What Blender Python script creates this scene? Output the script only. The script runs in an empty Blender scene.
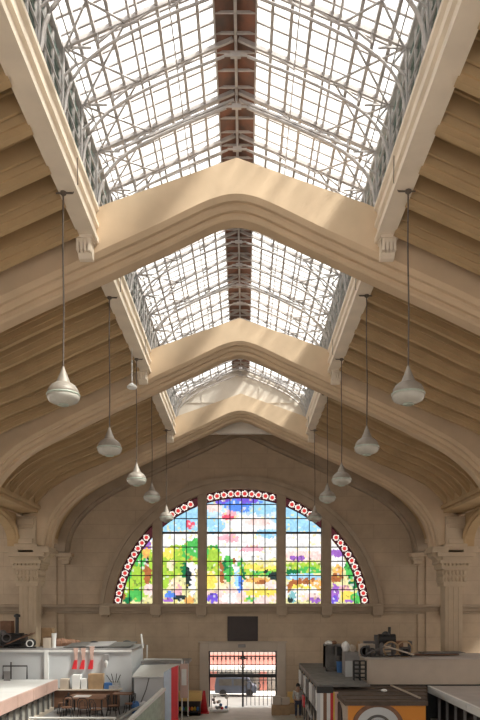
import bpy, bmesh, math, random
from mathutils import Vector, Matrix, noise
random.seed(7)
K = 1.25          # metres per working unit
EYE = 4.7         # eye height above the floor, working units
col = bpy.context.scene.collection
S = bpy.context.scene

def W(p):
    return Vector((K*p[0], K*p[1], K*(p[2]+EYE)))
def at(px, py, Y):
    return (0.15+(px-244.5)*Y/700.0, (604-py)*Y/700.0)

# ---------------------------------------------------------------- camera
cd = bpy.data.cameras.new('camera'); cam = bpy.data.objects.new('camera', cd); col.objects.link(cam)
cam.location = W((0.15, 0, 0)); cam.rotation_euler = (math.pi/2, 0, 0)
cd.sensor_fit = 'AUTO'; cd.sensor_width = 36; cd.lens = 35.0
cd.shift_y = 244/720.0; cd.shift_x = -4.5/720.0
cd.clip_end = 500
S.camera = cam
# ---------------------------------------------------------------- world and light
wd = bpy.data.worlds.new('overcast_sky'); S.world = wd; wd.use_nodes = True
nt = wd.node_tree; bg = nt.nodes['Background']
bg.inputs[0].default_value = (1.0, 0.97, 0.925, 1); bg.inputs[1].default_value = 1.0
sd = bpy.data.lights.new('sun', 'SUN'); sd.energy = 5.5; sd.angle = math.radians(12); sd.color = (1, .95, .86)
so = bpy.data.objects.new('sun', sd); col.objects.link(so); so.rotation_euler = (math.radians(16), math.radians(34), 0); so.location = (0, 20, 40)
S.view_settings.view_transform = 'Standard'; S.view_settings.look = 'None'
S.view_settings.gamma = 1; S.view_settings.use_curve_mapping = False
S.view_settings.exposure = 1.6

# ---------------------------------------------------------------- materials
def new_mat(name):
    m = bpy.data.materials.new(name); m.use_nodes = True
    n = m.node_tree.nodes; n.clear()
    out = n.new('ShaderNodeOutputMaterial')
    return m, n, m.node_tree.links, out
def mat(name, c, rough=.7, nscale=3.0, namt=.25, bump=.15, metal=0.0, dirt=None, wave=None):
    m, n, l, out = new_mat(name)
    b = n.new('ShaderNodeBsdfPrincipled'); b.inputs['Roughness'].default_value = rough; b.inputs['Metallic'].default_value = metal
    tc = n.new('ShaderNodeTexCoord')
    t = n.new('ShaderNodeTexNoise'); t.inputs['Scale'].default_value = nscale; t.inputs['Detail'].default_value = 6
    l.new(tc.outputs['Object'], t.inputs['Vector'])
    r = n.new('ShaderNodeValToRGB')
    r.color_ramp.elements[0].position = .3; r.color_ramp.elements[1].position = .7
    d = tuple(x*(1-namt) for x in c) if dirt is None else dirt
    r.color_ramp.elements[0].color = (*d, 1); r.color_ramp.elements[1].color = (*c, 1)
    l.new(t.outputs['Fac'], r.inputs['Fac'])
    l.new(r.outputs['Color'], b.inputs['Base Color'])
    if bump:
        t2 = n.new('ShaderNodeTexNoise'); t2.inputs['Scale'].default_value = nscale*6; t2.inputs['Detail'].default_value = 4
        l.new(tc.outputs['Object'], t2.inputs['Vector'])
        bp = n.new('ShaderNodeBump'); bp.inputs['Strength'].default_value = bump; bp.inputs['Distance'].default_value = .02
        l.new(t2.outputs['Fac'], bp.inputs['Height']); l.new(bp.outputs['Normal'], b.inputs['Normal'])
    l.new(b.outputs[0], out.inputs[0])
    return m
def wall_mat(name, c, joint, bw=2.6, bh=.75, vec_swap=True):
    m, n, l, out = new_mat(name)
    b = n.new('ShaderNodeBsdfPrincipled'); b.inputs['Roughness'].default_value = .85
    tc = n.new('ShaderNodeTexCoord'); sp = n.new('ShaderNodeSeparateXYZ'); cb = n.new('ShaderNodeCombineXYZ')
    l.new(tc.outputs['Object'], sp.inputs[0])
    l.new(sp.outputs['X'], cb.inputs['X']); l.new(sp.outputs['Z'], cb.inputs['Y'])
    br = n.new('ShaderNodeTexBrick'); l.new(cb.outputs[0], br.inputs['Vector'])
    br.inputs['Scale'].default_value = 1; br.inputs['Brick Width'].default_value = bw; br.inputs['Row Height'].default_value = bh
    br.inputs['Mortar Size'].default_value = .018; br.inputs['Mortar Smooth'].default_value = .4
    br.inputs['Color1'].default_value = (*c, 1); br.inputs['Color2'].default_value = (*[x*.94 for x in c], 1); br.inputs['Mortar'].default_value = (*joint, 1)
    t = n.new('ShaderNodeTexNoise'); t.inputs['Scale'].default_value = .9; t.inputs['Detail'].default_value = 8; t.inputs['Roughness'].default_value = .65
    l.new(tc.outputs['Object'], t.inputs['Vector'])
    mr = n.new('ShaderNodeMapRange'); mr.inputs[1].default_value = .3; mr.inputs[2].default_value = .7; mr.inputs[3].default_value = .8; mr.inputs[4].default_value = 1.06
    l.new(t.outputs['Fac'], mr.inputs[0])
    mx = n.new('ShaderNodeVectorMath'); mx.operation = 'SCALE'
    l.new(br.outputs['Color'], mx.inputs[0]); l.new(mr.outputs[0], mx.inputs['Scale'])
    l.new(mx.outputs[0], b.inputs['Base Color'])
    bp = n.new('ShaderNodeBump'); bp.inputs['Strength'].default_value = .2; bp.inputs['Distance'].default_value = .02
    l.new(t.outputs['Fac'], bp.inputs['Height']); l.new(bp.outputs['Normal'], b.inputs['Normal'])
    l.new(b.outputs[0], out.inputs[0])
    return m
def glass_mat(name, c, transp=.85, rough=.3, attr=None, gain=1.0):
    m, n, l, out = new_mat(name)
    tr = n.new('ShaderNodeBsdfTransparent'); tr.inputs[0].default_value = (*c, 1)
    g = n.new('ShaderNodeBsdfPrincipled'); g.inputs['Base Color'].default_value = (*[x*.8 for x in c], 1); g.inputs['Roughness'].default_value = rough
    if attr:
        a = n.new('ShaderNodeAttribute'); a.attribute_name = attr
        v = n.new('ShaderNodeVectorMath'); v.operation = 'SCALE'; v.inputs['Scale'].default_value = gain
        l.new(a.outputs['Color'], v.inputs[0]); l.new(v.outputs[0], tr.inputs[0])
        g.inputs['Base Color'].default_value = (.1, .1, .1, 1)
    mx = n.new('ShaderNodeMixShader'); mx.inputs[0].default_value = transp
    l.new(g.outputs[0], mx.inputs[1]); l.new(tr.outputs[0], mx.inputs[2]); l.new(mx.outputs[0], out.inputs[0])
    return m
M = {}
M['beam'] = mat('beam_stucco', (.62, .465, .315), .85, 1.1, .16, .12)
M['ceiling'] = mat('ceiling_stucco', (.42, .29, .16), .85, .9, .22, .12)  # darker than the ribs: shade of the recesses put into the colour
M['rib'] = mat('rib_stucco', (.52, .36, .195), .85, .9, .18, .12)
M['col'] = mat('column_stone', (.58, .46, .33), .85, 1.2, .16, .12)
M['curb'] = mat('curb_plaster', (.84, .73, .6), .8, 1.2, .15, .1)
M['wall'] = wall_mat('end_wall_stone', (.54, .42, .30), (.44, .34, .245), 3.0, .8)
M['trim'] = mat('trim_stone', (.42, .325, .235), .8, 1.5, .2, .15)
M['wain'] = mat('wainscot_ochre', (.8, .54, .2), .6, 2, .15, .1)
M['gable'] = mat('gable_plaster', (.66, .6, .53), .85, .8, .22, .15)
M['floor'] = mat('floor_tiles', (.55, .5, .43), .5, 1.3, .25, .05)
M['steel'] = mat('painted_steel', (.54, .50, .49), .55, 4, .3, .1)
M['steeld'] = mat('dark_steel', (.13, .12, .12), .5, 5, .3, .1)
M['rust'] = mat('rusted_ridge', (.30, .13, .085), .8, 2.2, .5, .2, dirt=(.12, .09, .08))
M['slat'] = glass_mat('louver_glass', (.5, .555, .52), .35, .4)
M['sky_glass'] = glass_mat('skylight_glass', (.93, .95, .95), .93, .15)
M['stained'] = glass_mat('stained_glass', (1, 1, 1), .96, .2, 'paint', .43)
M['ros_w'] = glass_mat('white_roundel_glass', (.36, .33, .3), .97)
M['ros_r'] = glass_mat('red_roundel_glass', (.26, .02, .02), .97)
M['ros_d'] = glass_mat('dark_border_glass', (.03, .008, .01), .9)
M['lead'] = mat('lead_came', (.03, .03, .035), .6, 5, .2, 0)
M['cord'] = mat('black_cord', (.13, .1, .08), .7, 5, .2, 0)
M['lampc'] = mat('lamp_aluminium', (.32, .28, .24), .5, 6, .2, .05, .1)
M['lampg'] = mat('lamp_acrylic', (.48, .46, .41), .25, 8, .12, .05)
M['lampr'] = mat('lamp_ring', (.42, .47, .40), .3, 8, .3, .05)
M['dark'] = mat('dark_paint', (.035, .022, .02), .5, 4, .3, .05)
M['black'] = mat('black_metal', (.02, .02, .022), .5, 8, .3, .1)
M['white'] = mat('white_paint', (.78, .78, .77), .5, 2, .08, .05)
M['greyw'] = mat('grey_white_panel', (.56, .58, .60), .45, 1.5, .08, .03)
M['cream'] = mat('cream_board', (.52, .44, .36), .6, 2, .1, .05)
M['pink'] = mat('pink_stone', (.62, .42, .36), .6, 2.5, .12, .05)
M['grey'] = mat('grey_sheet', (.30, .29, .29), .5, 3, .25, .1)
M['dgrey'] = mat('dark_grey_sheet', (.13, .125, .12), .6, 3, .35, .1)
M['brownroof'] = mat('brown_roof', (.12, .085, .065), .7, 3, .4, .2)
M['orange'] = mat('orange_sign', (.72, .27, .03), .4, 2, .06, 0)
M['red'] = mat('red_paint', (.62, .02, .03), .4, 3, .15, 0)
M['card'] = mat('cardboard', (.42, .28, .16), .8, 4, .25, .05)
M['brown'] = mat('brown_wood', (.24, .12, .07), .6, 5, .35, .1)
M['blue'] = mat('blue_plastic', (.05, .16, .42), .4, 5, .2, 0)
M['lblue'] = mat('light_blue_panel', (.48, .56, .68), .4, 3, .15, 0)
M['vanblue'] = mat('van_blue', (.1, .12, .17), .4, 3, .1, 0)
M['green'] = mat('green_glass_panel', (.52, .62, .54), .2, 5, .25, 0)
M['yellow'] = mat('yellow_paint', (.75, .55, .08), .5, 5, .2, 0)
M['stainless'] = mat('stainless_steel', (.55, .55, .55), .35, 6, .2, .05, .7)
M['skin'] = mat('skin', (.42, .25, .17), .6, 10, .1, 0)
M['hair'] = mat('black_hair', (.015, .012, .01), .6, 20, .3, .1)
M['plaid'] = mat('plaid_cloth', (.62, .6, .58), .8, 14, .5, 0)
M['jeans'] = mat('dark_trousers', (.05, .06, .1), .8, 14, .3, 0)
M['roofA'] = mat('weathered_roof', (.2, .19, .18), .6, 2.5, .45, .1)
M['ltop'] = mat('light_grey_sheet', (.5, .46, .44), .6, 2, .15, .05)
M['pane'] = mat('beige_grey_panel', (.42, .4, .36), .4, 2, .15, .02)
M['facade2'] = mat('street_facade', (.36, .33, .31), .8, 2, .12, .1)
M['clear'] = glass_mat('clear_glass', (.9, .95, .95), .75, .1)
M['bricked'] = mat('facade_red', (.5, .2, .17), .8, 2, .2, .1)
M['facade'] = mat('facade_white', (.75, .74, .72), .8, 2, .12, .1)
M['asphalt'] = mat('pavement', (.6, .58, .55), .8, 2, .15, .1)

# ---------------------------------------------------------------- mesh helper
class MB:
    def __init__(s): s.v = []; s.f = []
    def quad(s, a, b, c, d):
        i = len(s.v); s.v += [a, b, c, d]; s.f.append((i, i+1, i+2, i+3))
    def box(s, x0, x1, y0, y1, z0, z1):
        i = len(s.v)
        s.v += [(x, y, z) for z in (z0, z1) for y in (y0, y1) for x in (x0, x1)]
        for q in ((0, 2, 3, 1), (4, 5, 7, 6), (0, 1, 5, 4), (2, 6, 7, 3), (0, 4, 6, 2), (1, 3, 7, 5)): s.f.append(tuple(i+k for k in q))
        return s
    def loft(s, rings, closed=True, caps=True):
        n = len(rings[0]); i = len(s.v)
        for r in rings: s.v += list(r)
        for k in range(len(rings)-1):
            a, b = i+k*n, i+(k+1)*n
            for j in range(n if closed else n-1):
                j2 = (j+1) % n
                s.f.append((a+j, a+j2, b+j2, b+j))
        if caps and closed:
            s.f.append(tuple(range(i+n-1, i-1, -1))); s.f.append(tuple(range(i+(len(rings)-1)*n, i+len(rings)*n)))
        return s
    def prism(s, poly, axis, a0, a1):
        def mk(p, a): return {'x': (a, p[0], p[1]), 'y': (p[0], a, p[1]), 'z': (p[0], p[1], a)}[axis]
        return s.loft([[mk(p, a0) for p in poly], [mk(p, a1) for p in poly]])
    def tube(s, pts, r, n=6):
        pts = [Vector(p) for p in pts]; rings = []
        for k, p in enumerate(pts):
            d = (pts[min(k+1, len(pts)-1)]-pts[max(k-1, 0)]).normalized()
            u = d.cross(Vector((0, 0, 1)) if abs(d.z) < .9 else Vector((1, 0, 0))).normalized(); w = d.cross(u)
            rr = r[k] if isinstance(r, (list, tuple)) else r
            rings.append([tuple(p+u*rr*math.cos(2*math.pi*j/n)+w*rr*math.sin(2*math.pi*j/n)) for j in range(n)])
        return s.loft(rings)
    def bar(s, a, b, w, h):   # rectangular bar, w across, h vertical
        a, b = Vector(a), Vector(b); d = (b-a).normalized()
        u = d.cross(Vector((0, 0, 1)) if abs(d.z) < .95 else Vector((0, 1, 0))).normalized(); v = u.cross(d)
        return s.loft([[tuple(p+u*w/2*i+v*h/2*j) for i, j in ((-1, -1), (1, -1), (1, 1), (-1, 1))] for p in (a, b)])
    def lathe(s, c, prof, n=20):
        return s.loft([[(c[0]+r*math.cos(2*math.pi*j/n), c[1]+r*math.sin(2*math.pi*j/n), c[2]+z) for j in range(n)] for r, z in prof])
    def torus(s, c, R, r, axis='y', n=18, m=6):
        rings = []
        for k in range(n+1):
            a = 2*math.pi*k/n
            d = {'y': Vector((math.cos(a), 0, math.sin(a))), 'z': Vector((math.cos(a), math.sin(a), 0)), 'x': Vector((0, math.cos(a), math.sin(a)))}[axis]
            ax = {'y': Vector((0, 1, 0)), 'z': Vector((0, 0, 1)), 'x': Vector((1, 0, 0))}[axis]
            rings.append([tuple(Vector(c)+d*(R+r*math.cos(2*math.pi*j/m))+ax*r*math.sin(2*math.pi*j/m)) for j in range(m)])
        return s.loft(rings, caps=False)
    def ball(s, c, rx, ry, rz, n=12, m=8, jit=0):
        rings = []
        for k in range(m+1):
            t = math.pi*k/m; rr = max(math.sin(t), .02); zz = -math.cos(t)
            rings.append([(c[0]+rx*rr*math.cos(2*math.pi*j/n)*(1+random.uniform(-jit, jit)), c[1]+ry*rr*math.sin(2*math.pi*j/n), c[2]+rz*zz*(1+random.uniform(-jit, jit))) for j in range(n)])
        return s.loft(rings)
    def build(s, name, m, parent=None, origin=None, bevel=0, smooth=False):
        o0 = Vector((0, 0, 0))
        if parent is not None:
            q = parent
            while q is not None: o0 += q.location; q = q.parent
        elif origin is not None: o0 = W(origin)
        else:
            xs = [p[0] for p in s.v]; ys = [p[1] for p in s.v]; zs = [p[2] for p in s.v]
            o0 = W(((min(xs)+max(xs))/2, (min(ys)+max(ys))/2, min(zs)))
        me = bpy.data.meshes.new(name); me.from_pydata([tuple(W(p)-o0) for p in s.v], [], s.f)
        bm = bmesh.new(); bm.from_mesh(me); bmesh.ops.recalc_face_normals(bm, faces=bm.faces); bm.to_mesh(me); bm.free()
        me.materials.append(M[m] if isinstance(m, str) else m)
        if smooth:
            for p in me.polygons: p.use_smooth = True
        o = bpy.data.objects.new(name, me); col.objects.link(o)
        if parent is not None: o.parent = parent
        else: o.location = o0
        if bevel:
            b = o.modifiers.new('bevel', 'BEVEL'); b.width = bevel; b.segments = 2; b.limit_method = 'ANGLE'
        return o
def box(*a): return MB().box(*a)
def empty(name, loc, label=None, cat=None, group=None, kind=None):
    o = bpy.data.objects.new(name, None); col.objects.link(o); o.location = W(loc); o.empty_display_size = .2
    return tag(o, label, cat, group, kind)
def tag(o, label=None, cat=None, group=None, kind=None):
    for k, v in (('label', label), ('category', cat), ('group', group), ('kind', kind)):
        if v: o[k] = v
    return o
def copy_tree(o, parent=None):
    c = o.copy(); col.objects.link(c)
    if parent is not None: c.parent = parent
    for ch in [x for x in bpy.data.objects if x.parent == o]: copy_tree(ch, c)
    return c
def move(o, loc): o.location = W(loc); return o

# ---------------------------------------------------------------- nave profile
ctrl = [(0, 7.44), (.35, 7.37), (.8, 7.17), (1.5, 6.83), (2.9, 6.19), (4.1, 5.64), (5.2, 5.1), (6.2, 4.56), (6.85, 4.04), (7.3, 3.48), (7.56, 2.9), (7.66, 2.3), (7.67, 1.95)]
def catmull(P, n=6):
    P = [(2*P[0][0]-P[1][0], P[1][1])]+P+[P[-1]]; out = []
    for i in range(1, len(P)-2):
        for k in range(n):
            t = k/n; r = []
            for c in (0, 1):
                p0, p1, p2, p3 = P[i-1][c], P[i][c], P[i+1][c], P[i+2][c]
                r.append(.5*((2*p1)+(-p0+p2)*t+(2*p0-5*p1+4*p2-p3)*t*t+(-p0+3*p1-3*p2+p3)*t**3))
            out.append(tuple(r))
    out.append(P[-2]); return out
half = [p for p in catmull(ctrl) if p[1] >= 2.28]
half[0] = (0, half[0][1])
def normals(c):
    out = []
    for i in range(len(c)):
        a = c[max(i-1, 0)]; b = c[min(i+1, len(c)-1)]
        dx, dz = b[0]-a[0], b[1]-a[1]; L = math.hypot(dx, dz); out.append((-dz/L, dx/L))
    out[0] = (0, 1.0)
    return out
hn = normals(half)
full = [(-x, z) for x, z in reversed(half[1:])]+half
fn = [(-a, b) for a, b in reversed(hn[1:])]+hn
def off(i, n, arr=full, nr=fn):
    x = arr[i][0]+nr[i][0]*n; z = arr[i][1]+nr[i][1]*n
    return x, z
def drop(i):
    t = min(1, max(0, (5.3-full[i][1])/1.8)); return .36*t*t*(3-2*t)
def arch_top(i, n):
    x, z = off(i, n)
    if abs(full[i][0]) < 3.1:
        x = full[i][0]; z = max(8.42-.355*abs(x), 0)
        f = max(0, (abs(x)-2.6)/.5); z2 = off(i, n)[1]
        z = z*(1-f)+z2*f
    return x, z
Y0 = 13.2; BAY = 7.4
ARCH_Y = [5.8, 13.2, 20.6, 28.0]

# ---------------------------------------------------------------- floor, ground, walls
FZ = -EYE
tag(box(-14.5, 14.5, -1.6, 31.8, FZ-.2, FZ).build('floor', 'floor'), kind='structure')
tag(box(-60, 60, 32.3, 75, FZ-.25, FZ-.03).build('ground', 'asphalt'), kind='structure')
WY = 31.8
R_W = 5.9; ZC = -.66
def arc_z(x, R=R_W): return math.sqrt(max(R*R-x*x, 0))+ZC
def arch_loop(R, n=48, z0=0.0):
    a0 = math.asin((z0-ZC)/R)
    return [(R*math.cos(a0+(math.pi-2*a0)*k/n), ZC+R*math.sin(a0+(math.pi-2*a0)*k/n)) for k in range(n+1)]
def holed_wall(name, m, outer, holes, y0, y1):
    bm = bmesh.new(); es = []
    for loop in [outer]+holes:
        vs = [bm.verts.new(W((x, y0, z))) for x, z in loop]
        for i in range(len(vs)): es.append(bm.edges.new((vs[i], vs[(i+1) % len(vs)])))
    bmesh.ops.triangle_fill(bm, edges=es, use_beauty=True, use_dissolve=False)
    r = bmesh.ops.extrude_face_region(bm, geom=list(bm.faces))
    for g in r['geom']:
        if isinstance(g, bmesh.types.BMVert): g.co.y += K*(y1-y0)
    bmesh.ops.recalc_face_normals(bm, faces=bm.faces)
    me = bpy.data.meshes.new(name); bm.to_mesh(me); bm.free(); me.materials.append(M[m])
    o = bpy.data.objects.new(name, me); col.objects.link(o); return tag(o, kind='structure')
DX0, DX1, DZ = -1.48, 1.62, -2.13
wo = holed_wall('wall_back', 'wall', [(-14.5, FZ), (DX0, FZ), (DX0, DZ), (DX1, DZ), (DX1, FZ), (14.5, FZ), (14.5, 5.0), (8.6, 5.0), (8.2, 9.4), (-8.2, 9.4), (-8.6, 5.0), (-14.5, 5.0)],
                [arch_loop(R_W)], WY, WY+.5)
holed_wall('wall_front', 'wall', [(-14.5, FZ), (14.5, FZ), (14.5, 5.0), (8.6, 5.0), (8.2, 9.4), (-8.2, 9.4), (-8.6, 5.0), (-14.5, 5.0)], [arch_loop(R_W)]+[[(x, -.8), (x+2.6, -.8), (x+2.6, FZ+.02), (x, FZ+.02)] for x in (-8.5, -1.3, 6)], -2.1, -1.6)  # unseen wall; low doorway openings added to let in more fill light
for s, nm in ((-1, 'wall_left'), (1, 'wall_right')):
    mb = MB(); xa, xb = sorted((s*14.5, s*14.9))
    mb.box(xa, xb, -2.1, 32.3, FZ, -.5); mb.box(xa, xb, -2.1, 32.3, 3.6, 5.0)
    for k in range(6): mb.box(xa, xb, -2.1+k*6.88-1.7*(k > 0), -2.1+k*6.88+1.7*(k < 5), -.5, 3.6)
    tag(mb.build(nm, 'wall'), kind='structure')
    tag(box(*sorted((s*8.3, s*14.9)), -2.1, 32.3, 5.0, 5.2).build('ceiling', 'ceiling'), kind='structure')
# wainscot on the end wall, door surround, ledge
tag(box(-14.5, -2.0, WY-.05, WY, FZ, -3.98).build('baseboard_left', 'wain'), kind='structure')
tag(box(2.1, 14.5, WY-.05, WY, FZ, -3.98).build('baseboard_right', 'wain'), kind='structure')
mb = MB().box(-1.88, DX0, WY-.12, WY+.5, FZ, -1.76).box(DX1, 2.02, WY-.12, WY+.5, FZ, -1.76).box(DX0, DX1, WY-.12, WY+.5, DZ, -1.76)
mb.box(-1.94, 2.08, WY-.16, WY, -1.76, -1.70)
tag(mb.build('trim_1', 'cream', bevel=.02), kind='structure')
mb = MB().box(-14.5, 14.5, WY-.28, WY, -.16, -.02).box(-14.5, 14.5, WY-.16, WY, -.34, -.16).box(-14.5, 14.5, WY-.1, WY, -.44, -.34)
mb.box(-6.35, 6.35, WY-.34, WY, -.12, .02)
for x in (-9.2, -6.15, -3.85, -1.8, 1.85, 3.85, 6.15, 9.2):
    mb.box(x-.24, x+.24, WY-.36, WY, -.5, -.1).box(x-.16, x+.16, WY-.3, WY, -.6, -.5)
tag(mb.build('trim_2', 'trim', bevel=.025), kind='structure')
# wide pilasters on the end wall
mb = MB()
for s in (-1, 1):
    mb.box(*sorted((s*8.35, s*10.0)), WY-.12, WY, FZ, 5); mb.box(*sorted((s*8.0, s*8.35)), WY-.06, WY, FZ, 5)
    mb.box(*sorted((s*7.6, s*8.3)), WY-.52, WY, 2.12, 2.3).box(*sorted((s*7.68, s*8.2)), WY-.42, WY, 1.98, 2.12).box(*sorted((s*7.75, s*8.15)), WY-.32, WY, 1.8, 1.98)
tag(mb.build('trim_3', 'wall', bevel=.03), kind='structure')

# ---------------------------------------------------------------- ceilings with ribs
def rib_mesh(idx, offs, tip=True):
    """offs: list of (normal offset, half width in y), from lowest outwards"""
    rings = []
    for i in idx:
        ring = []
        for n, w in offs: ring.append((off(i, n+drop(i)), -w))
        for n, w in reversed(offs): ring.append((off(i, n+drop(i)), w))
        rings.append([(p[0], w, p[1]) for p, w in ring])
    return rings
nf = len(full); nh = len(half)
def side_idx(s, x0=2.75, zmin=3.38):
    return [i for i in range(nf) if s*full[i][0] >= x0 and full[i][1] >= zmin]
YS, YE = -1.6, 31.8
for s in (-1, 1):
    idx = side_idx(s, 2.3, 3.3)
    # slab
    mb = MB()
    ring = [off(i, 1.24+drop(i)) for i in idx]+[off(i, 1.4+drop(i)) for i in reversed(idx)]
    mb.prism(ring, 'y', YS, 28.9)
    c = tag(mb.build('ceiling', 'ceiling', smooth=False), kind='structure')
    idr = side_idx(s, 2.45, 3.4)
    rm = None
    rof = [(.50, .06), (.60, .065), (.60, .10), (.84, .11), (.70, .14), (.70, .185), (1.06, .19), (.94, .22), (.94, .26), (1.3, .27)]
    ys = []
    for a in [-1.6]+ARCH_Y[:-1]:
        for k in range(1, 8): ys.append(a+.5+k*(BAY/8))
    for y in ys:
        if rm is None:
            rg = rib_mesh(idr, rof)
            # rounded tail: shrink towards the slab at the end away from the skylight
            mb = MB(); mb.loft([[(x, y+yy, z) for x, yy, z in r] for r in rg])
            rm = mb.build('rib', 'rib', c); y_first = y
        else:
            o = rm.copy(); col.objects.link(o); o.parent = c; o.location.y = K*(y-y_first)
    # springing beam the ribs land on, with small diamond bosses between the tails
    e = idr[-1] if s > 0 else idr[0]
    tx, tz = off(e, 1.25)
    mb = MB()
    mb.box(*sorted((s*8.0, s*9.1)), YS, 28.0, tz-.36, tz-.2).box(*sorted((s*8.1, s*9.3)), YS, 28.0, tz-.2, tz+.9).box(*sorted((s*8.1, s*9.1)), YS, 28.0, tz-.5, tz-.36)
    b = mb.build('springing_beam', 'rib', c, bevel=.03)
    bo = None
    for y in ys:
        yy = y+BAY/16
        i2 = side_idx(s, 2.6, 3.75); i2 = i2[-1] if s > 0 else i2[0]
        p = off(i2, 1.0+drop(i2))
        mb = MB(); mb.lathe((0, 0, 0), [(.02, -.1), (.09, -.05), (.09, .05), (.02, .1)], 4)
        if bo is None:
            for k, v in enumerate(mb.v): mb.v[k] = (v[0]+p[0], v[1]+yy, v[2]+p[1])
            bo = mb.build('boss', 'rib', c); y_b = yy
        else:
            o = bo.copy(); col.objects.link(o); o.parent = c; o.location.y = K*(yy-y_b)
# end bay ceiling (no skylight) behind the last arch
mb = MB()
idx = [i for i in range(nf) if full[i][1] > 2.6]
mb.prism([off(i, .62) for i in idx]+[off(i, .8) for i in reversed(idx)], 'y', 28.9, WY)
tag(mb.build('ceiling', 'rib'), kind='structure')
# blind arch on the end wall
rof = [(.12, .18), (.24, .18), (.24, .3), (.8, .3)]
mb = MB()
mb.loft([[(off(i, n)[0], WY-.5*w/.3, off(i, n)[1]) for n, w in rof]+[(off(i, .8)[0], WY, off(i, .8)[1]), (off(i, .12)[0], WY, off(i, .12)[1])] for i in range(nf)])
tag(mb.build('trim_4', 'trim'), kind='structure')
# nave spandrel arcades between the columns
def arcade(s):
    mb = MB(); x0, x1 = sorted((s*8.95, s*9.3))
    top = 3.75
    for a, b in zip([-1.6]+ARCH_Y[:-1], ARCH_Y):
        ya, yb = a+1.1, b-.1
        n = 20; cy = (ya+yb)/2; hw = (yb-ya)/2
        prev = None; pts = []
        for k in range(n+1):
            t = math.pi*(1-k/n); pts.append((cy+hw*math.cos(t), 2.3+1.15*abs(math.sin(t))**.8))
        for q in range(n):
            (p, z), (p2, z2) = pts[q], pts[q+1]
            mb.loft([[(x0, p, z), (x1, p, z), (x1, p, top), (x0, p, top)], [(x0, p2, z2), (x1, p2, z2), (x1, p2, top), (x0, p2, top)]])
        for xx in (s*8.9,):
            mb.tube([(xx, p, z+.12) for p, z in pts], .09, 8); mb.tube([(xx+s*.03, p, z+.3) for p, z in pts], .06, 8)
    return mb
for s in (-1, 1):
    tag(MB().box(*sorted((s*8.92, s*9.1)), YS, 28.9, 3.6, 5.15).box(*sorted((s*8.2, s*9.1)), 28.7, 31.9, 2.7, 5.15).build('trim_%d' % (7 if s < 0 else 8), 'beam'), kind='structure')  # unseen strips added to block light leaking in beside the slabs
for s, nm in ((-1, 'wall_left_arcade'), (1, 'wall_right_arcade')):
    tag(arcade(s).build(nm, 'rib'), kind='structure')

# ---------------------------------------------------------------- transverse arches with consoles
rof = [(0, .15), (.03, .19), (.11, .19), (.11, .27), (.17, .33), (.21, .34), (.21, .43), (.30, .5)]
def arch_at(y, label):
    root = empty('roof_arch', (0, y+.5, FZ), label, 'arch', None)
    mb = MB(); rings = []
    for i in range(nf):
        r = [(off(i, n)[0], y+.5-w, off(i, n)[1]) for n, w in rof]
        t = arch_top(i, 1.12)
        r += [(t[0], y, t[1]), (t[0], y+1.0, t[1])]
        r += [(off(i, n)[0], y+.5+w, off(i, n)[1]) for n, w in reversed(rof)]
        rings.append(r)
    mb.loft(rings); mb.build('arch_beam', 'beam', root)
    for s in (-1, 1):
        c = MB()
        x0, x1 = sorted((s*2.66, s*2.98))
        c.box(x0, x1, y-.34, y+.05, 6.74, 6.81)
        prof = [(y+.02, 6.75), (y-.29, 6.75), (y-.29, 6.68), (y-.24, 6.63), (y-.22, 6.56), (y-.16, 6.5), (y-.1, 6.46), (y+.02, 6.46)]
        c.prism(prof, 'x', x0+.03, x1-.03)
        for q in range(4): c.box(x0+.03+q*.07, x0+.075+q*.07, y-.31, y-.2, 6.52, 6.74)
        c.build('console', 'curb', root)
    return root
arch_at(5.8, 'pale stucco roof arch nearest overhead, mostly above the frame')
arch_at(13.2, 'large pale stucco roof arch closest in view, spanning over the nearest pair of hanging lamps')
arch_at(20.6, 'middle pale stucco roof arch, smaller, between the nearest arch and the farthest arch')
arch_at(28.0, 'farthest pale stucco roof arch in front of the plastered gable and stained-glass window')

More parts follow.
